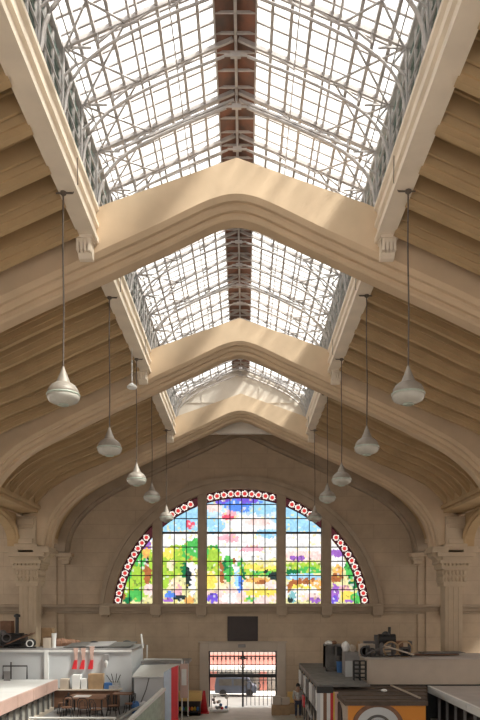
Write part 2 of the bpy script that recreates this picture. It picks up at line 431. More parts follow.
# ---------------------------------------------------------------- columns
def column(s, y, label):
    x = s*8.57; yc = y+.5
    root = empty('column', (x, yc, FZ), label, 'column')
    if y < 28: root['group'] = 'columns at the side of the nave outside the view'
    sh = MB(); prof = []
    for k in range(16):
        a = 2*math.pi*k/16
        prof.append((x+.39*max(-.93, min(.93, 1.25*math.cos(a))), yc+.39*max(-.93, min(.93, 1.25*math.sin(a)))))
    sh.loft([[(px, py, z) for px, py in prof] for z in (FZ+.5, .78)])
    for fx in (-.2, 0, .2): sh.box(x+fx-.03, x+fx+.03, yc-.385, yc-.36, FZ+.6, .7)
    sh.build('shaft', 'col', root, bevel=.02)
    MB().box(x-.6, x+.6, yc-.6, yc+.6, FZ, FZ+.3).box(x-.5, x+.5, yc-.5, yc+.5, FZ+.3, FZ+.5).build('base', 'col', root, bevel=.03)
    cp = MB()
    cp.box(x-.44, x+.44, yc-.44, yc+.44, .72, .84)
    cp.box(x-.46, x+.46, yc-.46, yc+.46, .84, 1.42)
    for r_, z in ((0, .9), (1, 1.16)):
        for q in range(6):
            for d in (-1, 1):
                cp.ball((x-.38+q*.152, yc+d*.47, z+.1), .06, .05, .11, 6, 5); cp.ball((x+d*.47, yc-.38+q*.152, z+.1), .05, .06, .11, 6, 5)
    cp.box(x-.55, x+.55, yc-.55, yc+.55, 1.42, 1.55).box(x-.62, x+.62, yc-.62, yc+.62, 1.62, 1.76).box(x-.5, x+.5, yc-.5, yc+.5, 1.55, 1.9)
    for q in range(8): cp.box(x-.56+q*.15, x-.49+q*.15, yc-.61, yc+.61, 1.54, 1.63)
    for d in (-1, 1):  # side scroll brackets carrying the abacus
        cp.prism([(x+d*.48, 1.7), (x+d*.62, 1.72), (x+d*.74, 1.86), (x+d*.86, 1.92), (x+d*.9, 2.1), (x+d*.48, 2.1)], 'y', yc-.4, yc+.4)
    cp.box(x-.72, x+.72, yc-.62, yc+.62, 1.9, 2.06)
    cp.box(x-.94, x-.3, yc-.66, yc+.66, 2.06, 2.2).box(x+.3, x+.94, yc-.66, yc+.66, 2.06, 2.2).box(x-.9, x+.9, yc-.6, yc+.6, 2.16, 2.3)
    cp.build('capital', 'col', root, bevel=.015)
    pr = MB(); pr.box(x-.4*1, x+.4, yc-.62, yc+.5, 2.3, 3.5)
    pr.box(x-.3, x+.3, yc-.68, yc-.6, 2.42, 2.6).box(x-.28, x+.28, yc-.66, yc-.6, 3.0, 3.06).box(x-.34, x+.34, yc-.7, yc-.6, 3.15, 3.4)
    pr.box(x-.46, x+.46, yc-.66, yc+.5, 2.3, 2.4)
    pr.build('pier_block', 'col', root, bevel=.02)
    return root
column(-1, 28.0, 'tall beige column with carved capital at the left side of the nave')
column(1, 28.0, 'tall beige column with carved capital at the right side of the nave')
# (the columns nearer the camera stand outside the view)

# ---------------------------------------------------------------- skylight curbs
for s in (-1, 1):
    pr = [(2.6, 7.5), (2.6, 7.42), (2.65, 7.38), (2.65, 7.2), (2.60, 7.17), (2.60, 7.1), (2.65, 7.07), (2.65, 6.92), (2.6, 6.89), (2.6, 6.8), (2.92, 6.8), (2.92, 7.55)]
    tag(MB().prism([(s*x, z) for x, z in pr], 'y', YS, 28.6).build('trim_%d' % (5 if s < 0 else 6), 'curb'), kind='structure')
# plaster gable at the end of the skylight
EZ, RZ = 8.55, 9.7
GY = 28.75
mb = MB().prism([(-2.7, 7.0), (2.7, 7.0), (2.7, EZ), (0, RZ), (-2.7, EZ)], 'y', GY, GY+.2)
g = tag(mb.build('wall_gable', 'gable'), kind='structure')
mb = MB()
for x in (-1.6, -.75, .75, 1.6): mb.box(x-.02, x+.02, GY-.03, GY, 7.6, 9.75-.46*abs(x)-.35)
mb.box(-2.2, 2.2, GY-.03, GY, 8.25, 8.29)
mb.build('panel_moulding', 'gable', g)

# ---------------------------------------------------------------- skylight
sk = empty('skylight', (0, 15, 7.5), 'long gabled glass and steel skylight running along the ridge of the vaulted roof', 'skylight')
SY0, SY1 = YS, GY
def zr(x): return RZ-(RZ-EZ)*abs(x)/2.68
for s in (-1, 1):
    mb = MB()
    mb.loft([[(s*.30, y, zr(.30)+.09), (s*2.85, y, zr(2.85)+.09), (s*2.85, y, zr(2.85)+.11), (s*.30, y, zr(.3)+.11)] for y in (SY0, SY1)])
    tag(mb.build('glass_roof', 'sky_glass', sk), 'white daylit glass slope')
    # longitudinal purlins
    mb = MB()
    for x in (.6, .9, 1.2, 1.5, 1.62, 1.9, 2.15, 2.4, 2.66):
        w = .05 if x not in (1.5, 1.62) else .034
        mb.bar((s*x, SY0, zr(x)), (s*x, SY1, zr(x)), w, .07)
    mb.build('purlin', 'steel', sk)
    mb = MB(); n = int((SY1-SY0)/(BAY/24))
    for k in range(n+1):
        y = SY0+.5+k*BAY/24
        if y < SY1: mb.bar((s*.3, y, zr(.3)+.06), (s*2.68, y, zr(2.68)+.06), .04, .035)
    mb.build('glazing_bar', 'steel', sk)
    # louvred side
    mb = MB()
    for k in range(8):
        z = 7.55+k*.125
        mb.loft([[(s*2.68, y, z), (s*2.76, y, z+.085), (s*2.77, y, z+.08), (s*2.69, y, z-.005)] for y in (SY0, SY1)])
    mb.build('louvers', 'slat', sk)
    mb = MB()
    k = 0
    while SY0+k*BAY/18 < SY1:
        y = SY0+k*BAY/18; mb.box(*sorted((s*2.66, s*2.70)), y-.015, y+.015, 7.5, EZ); k += 1
    mb.box(*sorted((s*2.62, s*2.72)), SY0, SY1, EZ-.05, EZ+.03).box(*sorted((s*2.62, s*2.72)), SY0, SY1, 7.5, 7.55)
    for z in (7.85, 8.2): mb.box(*sorted((s*2.65, s*2.68)), SY0, SY1, z, z+.025)
    mb.build('louver_frame', 'steel', sk)
    # dirty wire-glass behind louvers
    tag(MB().box(*sorted((s*2.80, s*2.82)), SY0, SY1, 7.5, EZ).build('side_glass', 'slat', sk), 'grey-green side glazing')
# ridge
mb = MB()
mb.loft([[(-.36, y, zr(.36)+.02), (0, y, RZ+.02), (.36, y, zr(.36)+.02), (.36, y, zr(.36)+.12), (0, y, RZ+.15), (-.36, y, zr(.36)+.12)] for y in (SY0, SY1)])
tag(mb.build('ridge_panel', 'rust', sk), 'rusty red-brown ridge strip')
mb = MB().box(-.025, .025, SY0, SY1, RZ-.12, RZ-.02).box(-.36, -.33, SY0, SY1, zr(.36)-.02, zr(.36)+.03).box(.33, .36, SY0, SY1, zr(.36)-.02, zr(.36)+.03)
for k in range(int((SY1-SY0)/.41)): mb.box(-.33, .33, SY0+.2+k*.411, SY0+.23+k*.411, RZ-.12, RZ-.08)
mb.build('ridge_rail', 'steel', sk)
# trusses
arcc = [(2.62, 7.52), (2.56, 7.86), (2.38, 8.2), (2.05, 8.5), (1.6, 8.76), (1.0, 9.04), (.5, 9.24), (.2, 9.36)]
def truss(y, heavy):
    mb = MB()
    for s in (-1, 1):
        mb.bar((s*.05, y, zr(.05)-.02), (s*2.66, y, zr(2.66)-.02), .05 if not heavy else .07, .07)
        mb.tube([(s*x, y, z) for x, z in catmull(arcc, 3)], .024 if not heavy else .032, 6)
        for (xa, za), (xb, zb) in (((2.1, 8.6), (2.1, zr(2.1))), ((1.6, 8.9), (1.6, zr(1.6))), ((1.0, 9.14), (1.0, zr(1))), ((2.62, EZ-.02), (2.2, 8.53)), ((2.62, EZ-.02), (2.42, 8.28)),
                                   ((2.1, zr(2.1)), (1.6, 8.9)), ((1.6, zr(1.6)), (2.1, 8.6)), ((1.0, zr(1)), (1.6, 8.9)), ((1.0, 9.14), (.55, zr(.55))), ((2.62, 8.1), (2.42, 8.28)), ((2.64, 7.6), (2.62, 8.5))):
            mb.tube([(s*xa, y, za), (s*xb, y, zb)], .02, 5)
        if heavy:
            mb.bar((s*.05, y, zr(.05)-.17), (s*2.3, y, zr(2.3)-.17), .05, .04)
    mb.tube([(-.2, y, 9.38), (.2, y, 9.38)], .024, 6); mb.tube([(0, y, 9.38), (0, y, RZ)], .02, 5)
    mb.box(-.09, .09, y-.03, y+.03, 9.34, 9.42)
    return mb
first = {}
k = 0; y = SY0+BAY/6
while y < SY1-.05:
    hv = (k % 3 == 2)
    if hv not in first: first[hv] = (truss(y, hv).build('truss', 'steel', sk), y)
    else:
        o = first[hv][0].copy(); col.objects.link(o); o.parent = sk; o.location.y = K*(y-first[hv][1])
    k += 1; y += BAY/6
first_t = None
truss(SY1-.06, False).build('truss', 'steel', sk)
# lengthwise tie rods and cross bracing between trusses
mb = MB()
for s in (-1, 1):
    for x, z in ((2.42, 8.28), (1.6, 8.9), (1.0, 9.14)): mb.tube([(s*x, SY0, z), (s*x, SY1, z)], .012, 5)
    y = SY0+BAY/6
    while y+BAY/6 < SY1:
        for (xa, xb) in ((2.6, 1.68), (1.68, 2.6)):
            mb.tube([(s*xa, y, zr(xa)-.06), (s*xb, y+BAY/6, zr(xb)-.06)], .019, 5)
        y += BAY/6
mb.build('bracing_rods', 'steel', sk)

# ---------------------------------------------------------------- stained-glass window
win = empty('window_1', (0, WY+.2, 0), 'large arched stained-glass window in five lights, colourful landscape with trees, clouds and figures', 'window', kind='structure')
# stone arch surround
def ring_loft(R0, R1, ya, yb):
    mb = MB(); a = arch_loop(R0, 60); b = arch_loop(R1, 60)
    mb.loft([[(p[0], ya, p[1]), (q[0], ya, q[1]), (q[0], yb, q[1]), (p[0], yb, p[1])] for p, q in zip(a, b)])
    return mb
mb = ring_loft(R_W, 6.28, WY-.18, WY+.4)
m2 = ring_loft(6.24, 6.44, WY-.26, WY)
mb.f += [tuple(i+len(mb.v) for i in f) for f in m2.f]; mb.v += m2.v
mb.build('stone_surround', 'trim', win)
MX = [(-4.02, -3.60), (-1.97, -1.58), (1.62, 2.02), (3.66, 4.08)]
for a, b in MX:
    mb = MB(); n = 4; rr = []
    for k in range(n+1):
        x = a+(b-a)*k/n; rr.append((x, arc_z(x)+.05))
    c0, c1 = (b-a)*.22, (b-a)*.22
    mb.loft([[(p[0], WY-.12, z) for p in rr]+[(p[0], WY+.4, z) for p in reversed(rr)] for z in (0,)]+[[(p[0], WY-.12, p[1]) for p in rr]+[(p[0], WY+.4, p[1]) for p in reversed(rr)]])
    mb.box((a+b)/2-.09, (a+b)/2+.09, WY-.18, WY-.1, 0, arc_z(max(abs(a), abs(b)))-.05)
    mb.build('mullion', 'trim', win)
# picture function, px coordinates of the opening
def lerp(a, b, t): return tuple(a[i]*(1-t)+b[i]*t for i in range(3))
C = dict(w=(.95, .95, .97), lb=(.38, .72, 1), b=(.12, .3, .95), db=(.2, .12, .75), p=(.95, .5, .6), r=(.85, .12, .2), g=(.1, .55, .12), dg=(.02, .22, .08), yg=(.42, .68, .08), y=(.98, .8, .15),
         br=(.45, .16, .06), bk=(.03, .05, .05), v=(.38, .16, .62), t=(.25, .55, .6), o=(.95, .5, .15), cr=(1, .84, .58), pk=(1, .74, .72))
blobs = [  # x, y, rx, ry, colour   (later ones on top)
 (150, 520, 60, 25, 'lb'), (185, 545, 40, 14, 'w'), (240, 530, 40, 16, 'w'), (300, 520, 25, 14, 'lb'), (303, 543, 24, 12, 'w'), (345, 530, 20, 20, 'w'),
 (240, 502, 24, 5, 'b'), (222, 499, 9, 4, 'db'), (248, 498, 12, 5, 'db'), (240, 508, 16, 4, 'b'), (214, 507, 8, 5, 'pk'), (229, 515, 8, 5, 'p'), (228, 517, 5, 3, 'r'), (262, 508, 14, 6, 'lb'), (215, 525, 10, 8, 'lb'),
 (258, 522, 12, 4, 'pk'), (268, 533, 12, 5, 'lb'), (228, 538, 11, 4, 'p'), (252, 549, 12, 3.5, 'p'), (240, 556, 34, 5, 'w'),
 (190, 524, 4.5, 5, 'r'), (173, 526, 8, 4, 'lb'), (195, 514, 8, 8, 'lb'), (178, 508, 8, 4, 'w'),
 (240, 570, 40, 7, 'yg'), (240, 585, 40, 9, 'cr'), (240, 597, 40, 9, 'pk'), (262, 592, 18, 4, 'y'), (258, 580, 12, 2.5, 'o'), (258, 567, 18, 3, 'y'), (265, 573, 14, 2.5, 'g'),
 (212, 552, 8, 8, 'g'), (214, 562, 8, 14, 'yg'), (210, 580, 6, 10, 'y'), (228, 568, 5, 14, 'g'), (224, 566, 3, 6, 'dg'), (221, 573, 2.5, 14, 'br'), (237, 567, 4.5, 4, 'w'), (237, 578, 3, 10, 'lb'), (240, 585, 2.5, 10, 'b'), (234, 560, 2, 2, 'br'),
 (241, 564, 3, 5, 'g'), (244, 575, 2, 6, 'dg'), (222, 586, 6, 3, 'cr'), (212, 598, 6, 5, 'db'), (230, 598, 8, 5, 'w'), (250, 600, 6, 3, 'g'), (274, 576, 6, 4, 'bk'), (266, 572, 3, 2, 'bk'), (272, 585, 6, 4, 'pk'), (262, 582, 5, 1.5, 'br'),
 (180, 560, 20, 16, 'yg'), (168, 575, 8, 18, 'yg'), (173, 588, 6, 10, 'cr'), (190, 550, 9, 10, 'g'), (196, 546, 6, 8, 'g'), (185, 570, 4, 8, 'dg'), (191, 568, 5.5, 7, 'w'), (192, 584, 3.5, 12, 'w'), (188, 578, 2.5, 10, 'bk'), (191, 558, 2, 2, 'br'),
 (170, 565, 4, 6, 'cr'), (172, 595, 7, 4, 'b'), (180, 598, 6, 3, 'bk'), (168, 600, 6, 3, 'v'), (189, 600, 5, 4, 'o'), (178, 590, 4, 5, 'p'), (168, 553, 5, 6, 'y'),
 (135, 570, 24, 30, 'yg'), (133, 585, 14, 16, 'yg'), (126, 575, 5, 8, 'g'), (135, 595, 8, 6, 'g'), (140, 560, 6, 8, 'g'), (130, 562, 4, 5, 'y'), (146, 545, 5, 6, 'v'), (146, 553, 4, 5, 'o'), (147, 573, 3.5, 10, 'br'), (148, 590, 5, 6, 'pk'), (147, 560, 2, 3, 'bk'), (147, 535, 6, 6, 'lb'), (120, 598, 6, 5, 'br'), (128, 600, 4, 4, 'dg'), (140, 540, 3, 4, 'g'),
 (303, 556, 22, 5, 'pk'), (298, 558, 8, 2.5, 'v'), (303, 566, 22, 4, 'yg'), (310, 570, 14, 3, 'g'), (292, 572, 6, 3, 'dg'), (303, 577, 22, 3, 'lb'), (307, 582, 18, 4, 'br'), (318, 585, 10, 5, 'o'), (300, 592, 20, 8, 'w'), (310, 597, 10, 4, 'pk'),
 (291, 588, 4, 6, 'br'), (292, 597, 4, 6, 't'), (290, 600, 3, 3, 'bk'), (316, 600, 6, 3, 'v'), (302, 587, 10, 2, 'y'),
 (345, 552, 16, 5, 'v'), (340, 545, 10, 4, 'w'), (338, 562, 8, 6, 'w'), (338, 570, 5, 5, 'o'), (336, 578, 8, 4, 'br'), (355, 560, 9, 14, 'g'), (350, 566, 5, 10, 'g'), (356, 578, 8, 10, 'dg'), (352, 572, 3, 8, 'g'), (358, 566, 4, 9, 'yg'),
 (336, 592, 5, 8, 'v'), (334, 600, 4, 4, 'db'), (347, 595, 6, 7, 'y'), (345, 588, 5, 3, 'p'), (358, 598, 8, 5, 'g'), (350, 601, 4, 2, 'v'), (364, 592, 5, 6, 't'),
]
def paint(px, py):
    c = lerp(C['lb'], C['w'], min(1, max(0, (py-495)/50))) if py < 558 else lerp(C['cr'], C['yg'], .3)
    for x, y, rx, ry, k in blobs:
        if ((px-x)/rx)**2+((py-y)/ry)**2 < 1: c = C[k]
    return c
rg = random.Random(3)
SP = .1
seeds = {}
for i in range(-62, 63):
    for j in range(-1, 57):
        x = (i+rg.uniform(.1, .9))*SP; z = (j+rg.uniform(.1, .9))*SP
        c = paint(241.2+22*x, 604-22*z)
        f = rg.uniform(.8, 1.08); tnt = rg.random()
        if tnt > .93: c = lerp(c, C['y'], .5)
        elif tnt < .05: c = lerp(c, C['w'], .6)
        elif .05 < tnt < .12 and z < 2.2: c = lerp(c, C['bk'], .5)
        seeds[(i, j)] = (x, z, tuple(v*f for v in c))
def shard(x, z):
    i, j = math.floor(x/SP), math.floor(z/SP); best = 9; bc = (1, 1, 1)
    for a in (-1, 0, 1):
        for b in (-1, 0, 1):
            s_ = seeds.get((i+a, j+b))
            if s_:
                d = (s_[0]-x)**2+(s_[1]-z)**2
                if d < best: best, bc = d, s_[2]
    return bc
lights = [(-5.9, MX[0][0]), (MX[0][1], MX[1][0]), (MX[1][1], MX[2][0]), (MX[2][1], MX[3][0]), (MX[3][1], 5.9)]
RB = R_W-.40
names = ['leftmost outer light with yellow-green foliage', 'second light with green tree and white figure', 'wide central light with blue sky and fields', 'fourth light with pale sky and brown field', 'rightmost outer light with large green tree']
GYG = WY+.2
ros = None
for li, (xa, xb) in enumerate(lights):
    cs = .05; vs = []; fs = []; cols = []
    nx = max(1, round((xb-xa)/cs)); dx = (xb-xa)/nx
    for i in range(nx):
        x0 = xa+i*dx; x1 = x0+dx; xm = (x0+x1)/2
        if abs(xm) > RB: continue
        zt0 = max(arc_z(min(abs(x0), RB), RB), 0) ; zt1 = max(arc_z(min(abs(x1), RB), RB), 0)
        zt = min(zt0, zt1)
        nz = max(1, int(max(zt, .01)/cs))
        for j in range(nz):
            za = j*zt/nz; zb_ = (j+1)*zt/nz
            b0, b1 = zb_, zb_
            if j == nz-1: b0, b1 = zt0, zt1
            k = len(vs); vs += [W((x0, GYG, za)), W((x1, GYG, za)), W((x1, GYG, b1)), W((x0, GYG, b0))]; fs.append((k, k+1, k+2, k+3))
            cols.append(shard(xm, (za+zb_)/2))
    me = bpy.data.meshes.new('stained_glass'); me.from_pydata([tuple(v-win.location) for v in vs], [], fs)
    ca = me.color_attributes.new('paint', 'FLOAT_COLOR', 'CORNER')
    for fi, p in enumerate(me.polygons):
        for lp in p.loop_indices: ca.data[lp].color = (*cols[fi], 1)
    me.materials.append(M['stained'])
    go = bpy.data.objects.new('stained_glass', me); col.objects.link(go); go.parent = win; go['label'] = names[li]
    # border band: dark glass around the round openings that hold the roundels
    amin = math.asin(-ZC/R_W); n = 620; Rm = (RB+R_W)/2; step = .318/Rm
    cents = []
    t = math.pi/2+step/2-32*step
    while t < math.pi:
        cx, cz = Rm*math.cos(t), ZC+Rm*math.sin(t)
        if cx-.14 > xa and cx+.14 < xb and cz > .14: cents.append((cx, cz))
        t += step
    mb = MB(); nr = 12
    for k in range(n):
        t0 = amin*.8+(math.pi-amin*1.6)*k/n; t1 = amin*.8+(math.pi-amin*1.6)*(k+1)/n; tm = (t0+t1)/2
        if not (xa-.02 < R_W*math.cos(tm) < xb+.02 or xa-.02 < RB*math.cos(tm) < xb+.02): continue
        near = [c for c in cents if abs(c[0]-Rm*math.cos(tm)) < .4 and abs(c[1]-ZC-Rm*math.sin(tm)) < .4]
        for j in range(nr):
            r0 = RB+(R_W+.02-RB)*j/nr; r1 = RB+(R_W+.02-RB)*(j+1)/nr; rm_ = (r0+r1)/2
            px_, pz_ = rm_*math.cos(tm), ZC+rm_*math.sin(tm)
            if not (xa-.01 <= px_ <= xb+.01) or pz_ < 0: continue
            if any((px_-c[0])**2+(pz_-c[1])**2 < .136**2 for c in near): continue
            mb.quad(*[(r*math.cos(t), GYG-.004, max(ZC+r*math.sin(t), 0)) for r, t in ((r0, t0), (r1, t0), (r1, t1), (r0, t1))])
    bo = mb.build('border_band', 'ros_d', go)
    a1 = min(math.acos(max(-1, min(1, xa/RB))), math.pi-amin); a0 = max(math.acos(max(-1, min(1, xb/RB))), amin)
    for cx, cz in cents:
        if ros is None:
            mw = MB(); N = 20
            for q in range(N):
                t0, t1 = 2*math.pi*q/N, 2*math.pi*(q+1)/N
                mw.quad(*[(cx+r*math.cos(u), GYG-.012, cz+r*math.sin(u)) for r, u in ((.088, t0), (.14, t0), (.14, t1), (.088, t1))])
            ros = mw.build('roundel_ring', 'ros_w', go)
            mr_ = MB()
            mr_.v = [(cx+.088*math.cos(2*math.pi*q/N), GYG-.012, cz+.088*math.sin(2*math.pi*q/N)) for q in range(N)]; mr_.f = [tuple(range(N))]
            rr_ = mr_.build('roundel_centre', 'ros_r', go); ros_c = (cx, cz)
            ros['label'] = 'white glass ring'; rr_['label'] = 'red glass disc'
        else:
            for src in (ros, rr_):
                o = src.copy(); col.objects.link(o); o.parent = go
                o.location = (K*(cx-ros_c[0]), 0, K*(cz-ros_c[1]))
    # leading
    mb = MB(); cols_n = {0: 3, 1: 3, 2: 6, 3: 3, 4: 3}[li]
    w0, w1 = (xa, xb)
    if li == 0: w0 = xb-3*.545
    if li == 4: w1 = xa+3*.545
    for k in range(0, cols_n+1):
        x = w0+(w1-w0)*k/cols_n
        zt = arc_z(x, R_W-.4)
        if zt > .1: mb.box(x-.02, x+.02, GYG-.03, GYG-.005, 0, zt)
    z = .65
    while z < 5.1:
        xl = max(xa, -math.sqrt(max((RB)**2-(z-ZC)**2, 0))); xr = min(xb, math.sqrt(max(RB**2-(z-ZC)**2, 0)))
        hh = .05 if abs(z-3.25) < .2 else .022
        if xr > xl+.1: mb.box(xl, xr, GYG-.035, GYG-.005, z-hh, z+hh)
        z += .65
    # curved lead between picture and border, and outer edge
    for R_ in (RB, ):
        pts = []
        for k in range(31):
            t = a0+(a1-a0)*k/30; pts.append((R_*math.cos(t), GYG-.02, max(ZC+R_*math.sin(t), .01)))
        pts = [p for p in pts if xa <= p[0] <= xb]
        if len(pts) > 2: mb.tube(pts, .02, 5)
    mb.build('leading', 'lead', go)

# ---------------------------------------------------------------- dark board above the door, small camera
tag(box(*[v for v in (-.62, .76)], WY-.1, WY-.01, -1.68, -.56).build('notice_board', 'dark', bevel=.01), 'dark brown blank rectangular board on the wall above the entrance', 'board')
cm = empty('security_camera', (.05, WY-.3, -1.75), 'small grey camera mounted just above the entrance doorway', 'camera')
MB().tube([(.05, WY-.02, -1.9), (.05, WY-.3, -1.85)], .03, 8).build('bracket', 'grey', cm)
MB().box(-.14, .2, WY-.45, WY-.25, -1.95, -1.82).build('camera_body', 'grey', cm, bevel=.02)

# ---------------------------------------------------------------- entrance gate and the street outside
gt = empty('entrance_gate', (0, WY+.25, FZ), 'black wrought-iron gate with a barred transom in the bright entrance doorway', 'gate')
mb = MB(); gy = WY+.25
mb.box(DX0, DX1, gy-.05, gy+.05, -3.36, -3.2).box(DX0, DX1, gy-.03, gy+.03, -2.42, -2.37).box(DX0, DX1, gy-.03, gy+.03, -3.05, -3.01)
mb.box(DX0, DX0+.06, gy-.04, gy+.04, FZ, DZ).box(DX1-.06, DX1, gy-.04, gy+.04, FZ, DZ).box(DX0, DX1, gy-.04, gy+.04, DZ-.06, DZ)
mb.box(.03, .12, gy-.04, gy+.04, FZ, DZ)
mb.build('gate_frame', 'black', gt)
mb = MB()
for k in range(15):
    x = DX0+.2+k*(DX1-DX0-.4)/14
    mb.tube([(x, gy, -3.2), (x, gy, DZ)], .014, 6); mb.lathe((x, gy, -2.5), [(.01, -.12), (.045, 0), (.01, .12)], 6); mb.lathe((x, gy, -3.12), [(.01, -.06), (.04, 0), (.01, .06)], 6)
mb.ball((.07, gy-.04, -2.48), .16, .05, .07); mb.torus((.07, gy-.02, -2.85), .1, .02)
mb.build('transom_bars', 'steeld', gt)
mb = MB()
for k in range(7):
    x = .25+k*.19
    mb.tube([(x, gy, FZ+.05), (x, gy, -3.36)], .018, 6); mb.lathe((x, gy, -3.62), [(.01, -.1), (.04, 0), (.01, .1)], 6)
mb.box(.1, DX1, gy-.02, gy+.02, -3.5, -3.46).box(.1, DX1, gy-.02, gy+.02, -4.25, -4.21)
mb.torus((.35, gy, -3.75), .14, .015).torus((.75, gy, -3.75), .14, .015)
mb.build('gate_leaf', 'steeld', gt)
st = empty('street_building', (0, 38.3, FZ), 'pale and red street building front seen through the entrance gate', 'building')
MB().box(-16, 16, 38.3, 41, FZ, -.1).build('facade', 'facade2', st)
MB().box(-16, 16, 38.1, 38.3, -3.28, -2.75).build('red_band', 'bricked', st)
MB().box(-16, 16, 37.7, 38.3, -3.62, -3.34).build('white_canopy', 'white', st)
for x in (-8, -4.6, -1.75, .95, 4.2, 7): MB().box(x, x+.42, 38.15, 38.32, FZ, -3.62).build('red_pilaster', 'bricked', st)
for x in (-6.8, -3.4, -1.2, -.2, 2.2, 5.4): MB().box(x, x+.85, 38.25, 38.32, FZ, -3.75).build('doorway', 'dgrey', st)
va = empty('van', (-.1, 36, FZ), 'blue-grey van parked in the street beyond the entrance', 'van')
MB().prism([(-1.35, FZ+.15), (.75, FZ+.15), (.78, FZ+.5), (.55, FZ+.58), (.35, FZ+.95), (-1.3, FZ+.98), (-1.38, FZ+.5)], 'y', 35.6, 36.5).build('van_body', 'vanblue', va, bevel=.05)
for x in (-.95, .4): MB().tube([(x, 35.55, FZ+.18), (x, 35.75, FZ+.18)], .18, 16).build('wheel', 'black', va)
MB().box(-1.15, -.5, 35.58, 35.6, FZ+.55, FZ+.88).build('side_window', 'dgrey', va)
MB().box(-.4, .25, 35.58, 35.6, FZ+.55, FZ+.88).build('side_window', 'dgrey', va)

# ---------------------------------------------------------------- pendant lamps
def lamp():
    x, y, z = -2.84, 11.55, 3.56
    r = empty('pendant_lamp', (x, y, z), None, 'lamp', 'pendant lamps hanging in two rows along the nave')
    MB().tube([(x, y, z+.33), (x+.01, y, z+1.3), (x-.008, y, z+2.3), (x, y, 6.8)], .014, 6).build('cord', 'cord', r)
    MB().lathe((x, y, 0), [(.05, 6.82), (.05, 6.76), (.02, 6.74), (.01, 6.70)], 10).tube([(x-.12, y, 6.78), (x+.16, y, 6.78)], .014, 6).tube([(x+.16, y, 6.78), (x+.25, y-.05, 6.9), (x+.255, y-.1, 7.3)], .008, 5).build('ceiling_hook', 'cord', r)
    MB().lathe((x, y, z), [(0.007, 0.358), (0.020, 0.353), (0.028, 0.316), (0.116, 0.093), (0.121, 0.074), (0.019, 0.065)], 24).build('cone', 'lampc', r)
    MB().lathe((x, y, z), [(0.074, 0.093), (0.140, 0.079), (0.200, 0.037), (0.246, -0.028), (0.265, -0.093), (0.256, -0.112)], 28).build('shade', 'lampc', r, smooth=True)
    MB().lathe((x, y, z), [(0.251, -0.102), (0.268, -0.130), (0.265, -0.167), (0.233, -0.219), (0.158, -0.256), (0.074, -0.274), (0.019, -0.279)], 28).build('diffuser', 'lampg', r, smooth=True)
    MB().lathe((x, y, z), [(0.260, -0.088), (0.276, -0.102), (0.276, -0.121), (0.256, -0.130)], 28).lathe((x, y, z), [(0.084, -0.265), (0.093, -0.284), (0.065, -0.296), (0.009, -0.298)], 20).build('rim', 'lampr', r, smooth=True)
    return r
lp = lamp()
spots = [(-1, 11.55), (1, 11.5), (-1, 15.5), (1, 15.4), (-1, 19.4), (1, 19.4), (-1, 22.6), (1, 22.7), (-1, 26.8), (1, 26.8)]
od = ['nearest', 'second nearest', 'third', 'fourth', 'farthest']
for i, (s, y) in enumerate(spots):
    o = lp if i == 0 else copy_tree(lp)
    x = {0: -2.84, 1: 2.84}[0 if s < 0 else 1]
    if s > 0:
        for ch in [c for c in bpy.data.objects if c.parent == o and c.name.startswith('ceiling_hook')]: ch.scale.x = -1
    move(o, (x, y, 3.56 if i < 8 else 3.42))
    nm = od[i//2]; side = 'left' if s < 0 else 'right'
    extra = ', hanging in front of the coloured glass' if i//2 == 4 else ' on a long cord'
    o['label'] = '%s grey cone-topped pendant lamp of the %s row%s' % (nm, side, ', against the coloured window' if i//2 == 4 else '')
dm = empty('ceiling_sensor', (-2.84, 18.6, 5.75), 'small white disc-shaped fixture on a thin rod beside the left skylight curb', 'sensor')
MB().lathe((-2.84, 18.6, 5.77), [(.01, .1), (.05, .08), (.13, .02), (.14, -.02), (.1, -.05), (.01, -.06)], 20).build('disc', 'white', dm)
MB().tube([(-2.84, 18.6, 5.8), (-2.84, 18.6, 6.8)], .012, 6).build('rod', 'white', dm)

# ================================================================ stalls, left side
ls = empty('market_stall', (-9.5, 20, FZ), 'white-topped stall with pink fascia at the lower left corner', 'stall')
MB().box(-12.5, -6.85, 12, 26, -2.9, -2.8).build('roof_slab', 'white', ls, bevel=.01)
mb = MB(); k = 0; y = 12.0
while y < 26:
    mb.box(-6.87, -6.78, y+.015, min(y+1.55, 26), -3.18, -2.8); y += 1.57
mb.box(-12.5, -6.87, 25.92, 26.0, -3.18, -2.8); mb.build('fascia', 'pink', ls, bevel=.01)
mb = MB(); y = 12.2
while y < 26: MB().box(-6.95, -6.9, y, y+.08, FZ+.9, -3.18).build('mullion', 'dgrey', ls); y += .62
mb.box(-6.97, -6.9, 12, 26, -3.26, -3.18).build('transom', 'dgrey', ls)
MB().box(-7.02, -6.99, 12, 25.9, FZ+.9, -3.2).build('window_panel', 'pane', ls)
MB().box(-12.4, -6.9, 12.05, 25.9, FZ, FZ+.9).build('counter', 'cream', ls)
MB().box(-12.4, -7.3, 25.6, 25.9, FZ+.9, -3.0).build('back_panel', 'greyw', ls)

